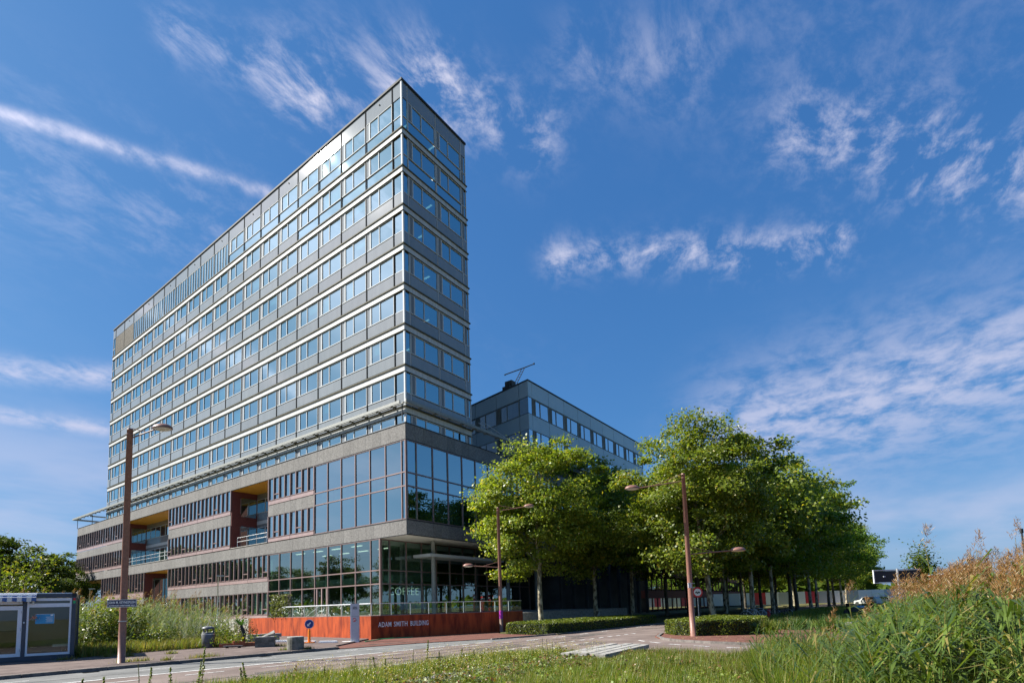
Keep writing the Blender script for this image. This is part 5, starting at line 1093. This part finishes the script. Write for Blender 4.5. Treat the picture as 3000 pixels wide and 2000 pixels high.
def reed_arrays(bases, hts, rng, leafL=.5, leafW=.016, nleaf=9, plume=1.0, droop=.5):
    """stems, arching leaves and feathery plumes for many reeds as three vertex/face lists"""
    SV, SF, LV_, LF, PV_, PF = [], [], [], [], [], []; ns = nl = 0
    wind = np.array((.55, -.35))
    for (bx, by), h in zip(bases, hts):
        ln = rng.normal(0, .07, 2) + wind * .10; top = np.array((bx + ln[0] * h, by + ln[1] * h, h)); bot = np.array((bx, by, 0.))
        w_ = .006
        SV += [bot + (w_, 0, 0), bot + (-w_, w_, 0), bot + (0, -w_, 0), top + (w_ * .5, 0, 0), top + (-w_ * .5, w_ * .5, 0), top + (0, -w_ * .5, 0)]
        SF += [(ns, ns + 1, ns + 4, ns + 3), (ns + 1, ns + 2, ns + 5, ns + 4), (ns + 2, ns, ns + 3, ns + 5)]; ns += 6
        for i in range(nleaf):
            t = .18 + .76 * (i + rng.random() * .6) / nleaf; p = bot + (top - bot) * t; a = rng.random() * 6.283; d = np.array((math.cos(a), math.sin(a))) + wind * .8; d /= np.linalg.norm(d)
            L_ = leafL * (.6 + .7 * rng.random()) * (1.15 - .35 * t); up_ = .55 + .5 * rng.random(); s = np.array((-d[1], d[0], 0)) * leafW * (.7 + .6 * rng.random())
            q0 = p; q1 = p + np.array((d[0] * .45, d[1] * .45, up_ * .5)) * L_; q2 = p + np.array((d[0] * .95, d[1] * .95, up_ * .5 + .12 - droop * .45)) * L_ 
            LV_ += [q0 - s * .4, q0 + s * .4, q1 + s, q1 - s, q2, q2]; LF += [(nl, nl + 1, nl + 2, nl + 3), (nl + 3, nl + 2, nl + 4, nl + 5)]; nl += 6
        if plume and (h > 1.5 or plume > 1) and rng.random() < plume:
            m_ = 46; k = rng.random(m_); a = rng.random(m_) * 6.283; R_p = .085 * (1 - k) * (.4 + rng.random(m_)) ; pz = top[2] - .02 + k * .30
            PV_.append(np.c_[top[0] + np.cos(a) * R_p + wind[0] * .16 * k, top[1] + np.sin(a) * R_p + wind[1] * .16 * k, pz - R_p * .25])
    return np.array(SV), SF, np.array(LV_), LF, (np.concatenate(PV_) if PV_ else None)
def strands(P_, L_, rng, wd=.006):
    """plume tufts: short slanting strands"""
    n = len(P_); a = rng.random(n) * 6.283; d = np.c_[np.cos(a) * .5 + .35, np.sin(a) * .5 - .2, .55 * np.ones(n)]; d /= np.linalg.norm(d, axis=1)[:, None]; s = rng.normal(size=(n, 3)); s -= d * (s * d).sum(1)[:, None]; s /= np.linalg.norm(s, axis=1)[:, None]; ll = (L_ * (.5 + rng.random(n)))[:, None]
    return np.stack([P_ - s * wd * .4, P_ + d * ll * .5 + s * wd, P_ + d * ll, P_ + d * ll * .5 - s * wd], 1).reshape(-1, 3), np.arange(4 * n).reshape(n, 4)
def reedbed(name, lbl, bases, hts, rng, leafmt, plume, leafL=.5, leafW=.016, nleaf=9, pl_mt=None, kind='stuff'):
    SV, SF, LV_, LF, PP = reed_arrays(bases, hts, rng, leafL, leafW, nleaf, plume)
    V = np.concatenate([SV, LV_]); F = np.concatenate([np.array(SF), np.array(LF) + len(SV)]); 
    o = tag(link(name, npmesh(name, V, F, leafmt)), lbl, 'reeds', None, kind)
    if PP is not None:
        PP = np.concatenate([PP, PP + rng.normal(size=PP.shape) * .025]); V, F = strands(PP, .062, rng, .0042); pl = tag(link('plumes', npmesh('plumes', V, F, pl_mt or L_plume), o), None, None, None, 'stuff')
    return o
rr = np.random.default_rng(21)
# near reed bed beside the camera: outline on the ground, lower towards the road
bed = [(-23.3, -31.0), (-19.0, -30.75), (-14.0, -30.45), (-9.5, -30.4), (-9.5, -36), (-22.4, -36), (-23.4, -32.5)]
cb_ = np.c_[rr.uniform(-24, -10, 5200), rr.uniform(-36, -27.8, 5200)]; cb_ = cb_[inpoly(cb_, bed)]
edge = np.clip((-30.5 - cb_[:, 1]) / 2.2, 0, 1) * np.clip((cb_[:, 0] + 24.5) / 3.5, .55, 1)
hts = (.95 + .95 * edge ** .8) * rr.uniform(.62, 1.12, len(cb_)); sel = rr.random(len(cb_)) < .62
reedbed('reed_bed', 'dense bed of green reeds with feathery brown plumes beside the road', cb_[sel], hts[sel], rr, L_reed, 1.0, .60, .0155, 12)
# singly visible tall stalks at the edge of the bed
def reed_stalk(x, y, h, lbl):
    r = np.random.default_rng(int(abs(x * 997 + y * 31))); SV, SF, LV_, LF, PP = reed_arrays([(0, 0)], [h], r, .5, .017, 10, 1.1)
    t = thing('reed_stalk', lbl, 'reed', (x, y, .03), 0, 'single reed stalks in front of the reed bed'); link('stem', npmesh('reed_stem', SV, SF, L_reed), t); link('leaves', npmesh('reed_leaves', LV_, LF, L_reed), t); V, F = strands(np.concatenate([PP, PP + r.normal(size=PP.shape) * .02]), .07, r, .0042); link('plume', npmesh('reed_plume', V, F, L_plume), t)
reed_stalk(-16.5, -30.55, 1.62, 'lone reed stalk with an upright brown plume, standing apart in front of the bed')
for i, (x, y, h) in enumerate(((-20.2, -31.9, 2.28), (-19.7, -32.15, 2.2), (-18.9, -32.9, 2.42), (-18.4, -33.1, 2.36), (-19.4, -31.45, 1.62), (-17.6, -31.15, 1.45), (-20.9, -31.0, 1.25), (-21.2, -30.6, 1.1))): reed_stalk(x, y, h, ('tall reed stalk with drooping brown plume above the bed' if h > 1.9 else 'shorter reed stalk with brown plume at the bed front') + ', %s from the road' % ORD[sorted((-31.9, -32.15, -32.9, -33.1, -31.45, -31.15, -31.0, -30.6), reverse=True).index(y)])
# tall dark grass along the front of the bed
q = np.c_[rr.uniform(-24, -14, 30000), rr.uniform(-33, -28.6, 30000)]; q = q[inpoly(q, [(-23.8, -31.5), (-22, -29.9), (-18.5, -28.9), (-15.0, -28.2), (-14.9, -30), (-19, -31.2), (-22.5, -33)])]
V, F = blades(np.c_[q, np.full(len(q), .05)], rr.uniform(.25, .75, len(q)), .009, .9, rr); tag(link('tall_grass', npmesh('tall_grass', V, F, L_grass)), 'tall rank grass at the foot of the reed bed', 'grass', None, 'stuff')
q = np.c_[rr.uniform(-23.6, -12, 900), rr.uniform(-31.2, -28.2, 900)]; q = q[inpoly(q, [(-23.5, -30.9), (-21, -29.6), (-17.5, -28.7), (-13.5, -28.3), (-12.5, -30.4), (-18, -31), (-22.8, -31.3)])]
hq = (.35 + .65 * np.clip((-28.4 - q[:, 1]) / 2.2, 0, 1)) * rr.uniform(.6, 1.15, len(q)); reedbed('rank_growth', 'loose rank growth of young reeds spreading from the bed towards the road', q[rr.random(len(q)) < .55], hq, rr, L_reed, 0, .5, .013, 8)
# reed and shrub thicket left of the corten wall
left = [(-22.5, -3.8), (-18.3, -4.2), (-15.2, -2.0), (-12.8, 1.5), (-11.2, 6.5), (-10.8, 14), (-14, 22), (-24, 20), (-30, 8)]
ql = np.c_[rr.uniform(-30, -10, 4200), rr.uniform(-5, 22, 4200)]; ql = ql[inpoly(ql, left)]; dl = np.hypot(ql[:, 0] + 30, ql[:, 1] + 31); sel = rr.random(len(ql)) < .42; ql = ql[sel]
fr = np.clip((ql[:, 1] + 4.4 - .35 * (ql[:, 0] + 18)) / 4.5, 0, 1); hl = (.85 + 1.75 * fr ** .7) * rr.uniform(.75, 1.08, len(ql)) * np.where(ql[:, 0] > -13.6, .74, 1)
reedbed('reed_thicket', 'thicket of grey-green reeds growing between the container and the corten wall', ql, hl, rr, L_reedgrey, .35, .62, .021, 11)
def shrub(name, lbl, c, rad, n, size, mt, cat='shrub'):
    r = np.random.default_rng(int(abs(c[0] * 71 + c[1] * 13)) + n); t = thing(name, lbl, cat, (c[0], c[1], .08)); d = r.normal(size=(n, 3)); d /= np.linalg.norm(d, axis=1)[:, None]; d[:, 2] = np.abs(d[:, 2])
    lump = 1 + .22 * np.sin(d[:, 0] * 5 + c[0]) * np.cos(d[:, 1] * 6 + 1) ; P_ = d * (r.random(n) ** .35 * lump)[:, None] * rad + r.normal(size=(n, 3)) * .06; V, F = leaves(P_, size, .4, .7, .2, r, d, .8); link('foliage', npmesh(name + '_foliage', V, F, mt), t)
    b = MB()
    for i in range(7): e = d[i] * np.array(rad) * .8; b.tube([(0, 0, 0), tuple(e * .5 + (0, 0, .1)), tuple(e)], [.025, .018, .006], 5)
    link('stems', b.mesh(name + '_stems', M_darkbark), t); return t
shrub('shrub', 'yellow-green leafy shrub growing beside the right end of the container', (-20.6, -.9), (1.75, 1.6, 2.25), 5200, .13, L_shrub)
shrub('shrub', 'tall yellowish shrub behind the container under the open undercroft', (-17.9, 5.0), (2.0, 2.0, 2.6), 4200, .15, L_shrub)
shrub('shrub', 'rounded green shrub in front of the reeds, between the lamp post and the litter bin', (-19.2, -3.1), (1.2, .9, .95), 2600, .10, L_shrub)
shrub('shrub', 'spreading bright green weeds behind the litter bin', (-17.0, -4.2), (1.1, .8, .95), 2400, .09, L_shrub)
shrub('shrub', 'reddish twiggy bush against the left end of the corten wall', (-12.6, 1.6), (.8, 1.0, 1.5), 1400, .08, leafmat('reddish_leaf', (.10, .05, .03), (.20, .10, .06), (.10, .14, .03), .6, .3))
# long-shooted bush behind the container
bs = thing('shoot_bush', 'bush with long upright leafy shoots rising behind the container roof', 'shrub', (-22.4, 9.5, 0))
PP = []; sb2 = MB()
for i in range(34):
    a = rr.random() * 6.283; e = np.array((math.cos(a) * rr.uniform(.6, 2.6), math.sin(a) * rr.uniform(.6, 2.6), rr.uniform(3.6, 5.9))); sb2.tube([(0, 0, 0), tuple(e * (.45, .45, .55)), tuple(e)], [.04, .025, .008], 5)
    k = rr.random(120)[:, None]; PP.append(e * (k ** 1.2, k ** 1.2, k)[0] * 0 + np.c_[e[0] * k[:, 0] ** 1.3, e[1] * k[:, 0] ** 1.3, e[2] * k[:, 0]] + rr.normal(size=(120, 3)) * .14)
V, F = leaves(np.concatenate(PP), .19, .3, .55, .2); link('foliage', npmesh('shoot_foliage', V, F, L_shrub), bs); link('shoots', sb2.mesh('shoots', M_darkbark), bs)
# dry grass fringe in front of the thicket, weeds in the paving
q = np.c_[rr.uniform(-23, -16.8, 16000), rr.uniform(-6.6, -2.6, 16000)]; yb = -5.15 - .22 * np.abs(q[:, 0] + 20); q = q[(q[:, 1] > yb - .25 * rr.random(len(q))) & (q[:, 1] < yb + 2.3)]; dr_ = rr.random(len(q)) < .88
for nm, sel, mt, lb in (('fringe_grass', ~dr_, L_grass, 'green grass fringe along the back of the pavement'), ('dry_fringe', dr_, L_dry, 'dry brown grass fringe along the back of the pavement')):
    V, F = blades(np.c_[q[sel], np.full(sel.sum(), .09)], rr.uniform(.18, .55, sel.sum()), .013, .7, rr); tag(link(nm, npmesh(nm, V, F, mt)), lb, 'grass', None, 'stuff')
PP = []
for (x, y, s) in ((-23.05, -10.3, .14), (-22.6, -10.55, .16), (-22.1, -11.2, .10), (-21.0, -11.35, .26), (-20.8, -11.25, .2), (-22.3, -6.6, .16), (-21.9, -7.3, .1), (-20.6, -7.9, .1), (-17.6, -11.3, .16), (-17.1, -11.9, .12), (-16.3, -8.4, .2), (-23.6, -6.4, .2)): PP.append(np.c_[rr.normal(x, s, 160), rr.normal(y, s * .6, 160), np.full(160, .088)])
PP = np.concatenate(PP); V, F = blades(PP, rr.uniform(.05, .2, len(PP)), .008, 1.1, rr); tag(link('pavement_weeds', npmesh('pavement_weeds', V, F, L_dry)), 'tufts of dry weeds growing in the paving joints', 'weeds', None, 'stuff')
# fallen leaves on red paving, litter of bark and chips
q = np.c_[rr.uniform(-9, 1, 700), rr.uniform(-29, -22, 700), np.full(700, .056)]; q = q[inpoly(q[:, :2], [(-6, -22.4), (-8.3, -24.2), (-9.6, -27.8), (-9.8, -30), (1, -30), (1, -26.4)])]
V, F = leaves(q, .07, 3, .8, .1); tag(link('fallen_leaves', npmesh('fallen_leaves', V, F, leafmat('dead_leaf', (.22, .14, .06), (.38, .28, .14), None, .9, .1))), 'dry leaves scattered over the red island paving', 'leaves', None, 'stuff')
# tussocks round the island: pale and dark
for (x, y, rad, h, n, mt, lb) in ((-3.6, -26.5, .40, .75, 500, L_grass, 'pale tussock of tall grass at the end of the island hedge'), (-1.2, -28.6, .55, .8, 800, L_palm, 'dark tussock of sedge beside the red path'), (.6, -26.9, .8, .7, 900, L_palm, 'dark low bush between the island hedge and the bicycles')):
    t = thing('tussock', lb, 'plant', (x, y, .05)); V, F = blades(np.c_[rr.normal(0, rad * .4, n), rr.normal(0, rad * .4, n), np.zeros(n)], rr.uniform(.3, 1, n) * h, .016, 1.0, rr); link('blades', npmesh('tussock_blades', V, F, mt), t)
    V, F = blades(np.c_[rr.normal(0, rad * .3, n // 3), rr.normal(0, rad * .3, n // 3), np.zeros(n // 3)], rr.uniform(.4, 1.05, n // 3) * h, .01, .6, rr); link('dry_blades', npmesh('tussock_dry_blades', V, F, L_dry), t)
q = np.c_[rr.uniform(3, 60, 30000), rr.uniform(-30, -21.8, 30000), np.full(30000, .03)]; V, F = blades(q, rr.uniform(.1, .35, len(q)), .02, .8, rr); tag(link('shade_grass', npmesh('shade_grass', V, F, L_grass)), 'grass and ground cover in the shade under the avenue', 'grass', None, 'stuff')
q = np.c_[rr.uniform(-1.5, 9, 2600), rr.uniform(-30.5, -28.4, 2600), np.full(2600, .05)]; V, F = blades(q, rr.uniform(.1, .4, len(q)), .014, .8, rr); tag(link('bench_grass', npmesh('bench_grass', V, F, L_grass)), 'grass growing along the low concrete edging', 'grass', None, 'stuff')
tag(link('concrete_edging', MB().box(-.12, .12, -2.2, 1.6, .02, .32).mesh('concrete_edging', M_conc), None, (1.6, -30.6, .03)), 'low pale concrete edging beside the red path', 'edging')

# ------------------------------------------------------------------ bicycles and scooter under the trees
def torus(b, c, R, r, n=22, ax='y', m=0):
    pts = [(c[0] + R * math.cos(t), c[1], c[2] + R * math.sin(t)) for t in [2 * math.pi * i / n for i in range(n + 1)]]; b.tube(pts, r, 5, m, cap=False)
wb = MB(); torus(wb, (0, 0, 0), .33, .018); WHEEL = wb.mesh('bicycle_tyre', M_black); sp_ = MB()
for i in range(12): a = i * math.pi / 6; sp_.tube([(0, 0, 0), (.32 * math.cos(a), 0, .32 * math.sin(a))], .003, 3)
SPK = sp_.mesh('spokes', M_steel)
def bicycle(loc, rz, mt, lbl):
    t = thing('bicycle', lbl, 'bicycle', loc, rz, 'bicycles parked under the plane trees')
    for x in (-.52, .52): wh = link('wheel', WHEEL, t, (x, 0, .35)); link('spokes', SPK, wh)
    f = MB()
    for a, c in (((-.52, 0, .35), (-.15, 0, .30)), ((-.15, 0, .30), (-.28, 0, .82)), ((-.28, 0, .82), (.36, 0, .86)), ((-.15, 0, .30), (.38, 0, .76)), ((-.52, 0, .35), (-.27, 0, .76)), ((.36, 0, .95), (.40, 0, .66)), ((.40, 0, .66), (.52, 0, .35))): f.tube([a, c], .018, 6)
    link('frame', f.mesh('bicycle_frame', mt), t); link('handlebar', MB().tube([(.2, -.28, 1.0), (.34, -.12, 1.05), (.35, 0, 1.04), (.34, .12, 1.05), (.2, .28, 1.0)], .013, 6).tube([(.36, 0, .93), (.35, 0, 1.04)], .014, 6).mesh('handlebar', M_steel), t); link('saddle', MB().prism([(-.42, -.08), (-.38, -.1), (-.2, -.04), (-.12, 0), (-.2, .04), (-.38, .1), (-.42, .08)], .90, .96).tube([(-.28, 0, .8), (-.29, 0, .9)], .014, 6).mesh('saddle', M_black), t)
    for s in (-1, 1): link('mudguard', MB().tube([(s * .52 + .37 * math.cos(a), 0, .35 + .37 * math.sin(a)) for a in np.linspace(.3, 2.8, 9)], .014, 4).mesh('mudguard', M_steel), t)
for i, (x, y, rz, mt, lb) in enumerate(((12.6, -22.6, 2.0, M_steel, 'bicycle with pale mudguards parked just beyond the leaning plane trunk'), (14.4, -22.3, 1.7, M_coping, 'black bicycle parked between the two nearest front-row plane trunks'), (16.0, -22.4, 2.3, M_steel, 'silver bicycle leaning near the upright plane trunk'), (18.6, -23.5, 1.2, M_coping, 'dark bicycle lying past the upright plane trunk'), (8.8, -12.2, .3, M_steel, 'bicycle parked behind the long hedge near the sunlit trunk'))): bicycle((x, y, .04), rz, mt, lb)
hy = thing('hydrant', 'small red hydrant post at the foot of the upright plane trunk', 'hydrant', (17.7, -22.7, .04)); link('body', MB().lathe([(.12, 0), (.12, .55), (.15, .58), (.15, .66), (.06, .74), (.03, .78)], 14).mesh('hydrant_body', M_red), hy); link('outlet', MB().tube([(-.2, 0, .45), (.2, 0, .45)], .05, 8).mesh('hydrant_outlet', M_red), hy)
ms = thing('motor_scooter', 'dark motor scooter with a pale-blue seat parked on the grass beyond the red path', 'scooter', (24, -28.0, .04), 2.2)
for x in (-.6, .6): link('wheel', MB().tube([(x, -.06, .25), (x, .06, .25)], .25, 16).mesh('scooter_wheel', M_black), ms)
link('body', MB().prism([(-.85, -.14), (-.2, -.2), (.3, -.2), (.35, .2), (-.2, .2), (-.85, .14)], .3, .62).box(.38, .5, -.2, .2, .25, 1.0).mesh('scooter_body', M_coping), ms); link('seat', MB().prism([(-.8, -.14), (-.1, -.16), (-.1, .16), (-.8, .14)], .625, .78).mesh('scooter_seat', M_poster), ms); link('handlebar', MB().tube([(.35, -.33, 1.08), (.42, 0, 1.05), (.35, .33, 1.08)], .02, 6).mesh('scooter_bar', M_steel), ms)
# ------------------------------------------------------------------ far side: hoarding, cars, direction sign, masts
ho = thing('site_hoarding', 'white and red site hoarding panels along the far side of the lawn', 'fence', (112, -16, 0), math.atan2(-18.5, 14))
hc = [M_white, M_alu, M_white, M_red, M_white, M_slat, M_white, M_red, M_slat, M_white, M_slat, M_white]
for i in range(16):
    link('hoarding_panel', MB().box(-24 + i * 3, -24 + i * 3 + 2.94, 0, .06, .3, 3.0).mesh('hoarding_panel', hc[i % 12]), ho)
    if i % 2: link('hoarding_post', MB().box(-24 + i * 3 - .03, -24 + i * 3 + .03, .07, .12, 0, 3.1).mesh('hoarding_post', M_dark), ho)
def car(loc, rz, mt, lbl):
    t = thing('parked_car', lbl, 'car', loc, rz)
    sec = [(-2.1, .45, .75), (-2.05, .8, .95), (-1.6, 1.45, 1.0), (.3, 1.48, 1.0), (1.0, .95, 1.0), (2.0, .80, .95), (2.15, .45, .8)]
    b = MB(); n = len(sec)
    for x, z, wd in sec: b.v += [(x, -.85 * wd, .28), (x, -.86 * wd, min(z, .85)), (x, -.66 * wd, z), (x, .66 * wd, z), (x, .86 * wd, min(z, .85)), (x, .85 * wd, .28)]
    for i in range(n - 1):
        for j in range(5): b.f.append((i * 6 + j, i * 6 + j + 1, i * 6 + j + 7, i * 6 + j + 6)); b.m.append(0)
    b.f += [tuple(range(6)), tuple(reversed(range((n - 1) * 6, n * 6)))]; b.m += [0, 0]
    link('body', b.mesh('car_body', mt), t); link('window', MB().box(-1.5, .25, -.80, .80, .98, 1.36).mesh('car_window', M_dark), t)
    for x in (-1.35, 1.35):
        for y in (-.88, .68): link('wheel', MB().tube([(x, y, .32), (x, y + .2, .32)], .32, 16).mesh('car_wheel', M_black), t)
car((98, -27.5, 0), .9, M_white, 'white car parked beyond the lawn, the far one'); car((90, -28.6, 0), .8, M_alu, 'silver car parked beyond the lawn near the direction sign'); car((86.5, -26.2, 0), 1.0, M_slat, 'grey car parked beyond the lawn under the tree edge')
dsn = thing('direction_sign', 'back of a wide black direction sign with pale edges on a weathered white post', 'road sign', (-3.2, -31.3, 0), math.atan2(-.8, .6))
link('post', MB().tube([(0, 0, 0), (0, 0, 2.66)], .04, 12).mesh('direction_post', M_steel), dsn); link('panel', MB().box(-.88, .95, .06, .10, 2.13, 2.58).mesh('direction_panel', M_coping), dsn); link('edge', MB().box(-.9, .97, .05, .11, 2.59, 2.63).box(-.9, .97, .05, .11, 2.09, 2.12).box(-.92, -.885, .05, .11, 2.09, 2.63).mesh('direction_edge', M_alu), dsn)
link('fixing', MB().box(-.55, -.47, .03, .06, 2.33, 2.38).mesh('direction_fixing', M_alu), dsn)
def mast(loc, h, lbl, kind=0):
    t = thing('light_mast', lbl, 'lamp mast', loc, math.atan2(RD.y, RD.x)); link('pole', MB().tube([(0, 0, 0), (0, 0, h)], [.12, .08], 8).mesh('mast_pole', M_coping), t); link('head', (MB().box(-.12, .12, -.1, .1, h, h + .5) if kind == 0 else MB().box(-.8, .8, -.15, .15, h, h + .12)).mesh('mast_head', M_coping), t)
mast((52, -42.3, 0), 8.0, 'dark floodlight mast rising behind the tallest reeds'); mast((90, -42.0, 0), 5.9, 'flat-topped dark lamp mast on the skyline, nearer the tall reeds', 1); mast((92, -38.6, 0), 4.9, 'flat-topped dark lamp mast on the skyline, low between the reed plumes', 1)
rk = thing('site_cabin', 'red cabin with a white stripe showing above the reeds', 'cabin', (64, -36.4, 0), .6); link('body', MB().box(-1.9, 1.9, -1.2, 1.2, .0, 3.3).box(-1.9, 1.9, -1.2, 1.2, 3.75, 4.15).mesh('cabin_body', M_red), rk); link('white_stripe', MB().box(-1.92, 1.92, -1.22, 1.22, 3.3, 3.75).mesh('cabin_stripe', M_white), rk); link('roof', MB().box(-2, 2, -1.3, 1.3, 4.15, 4.25).mesh('cabin_roof', M_alu), rk)
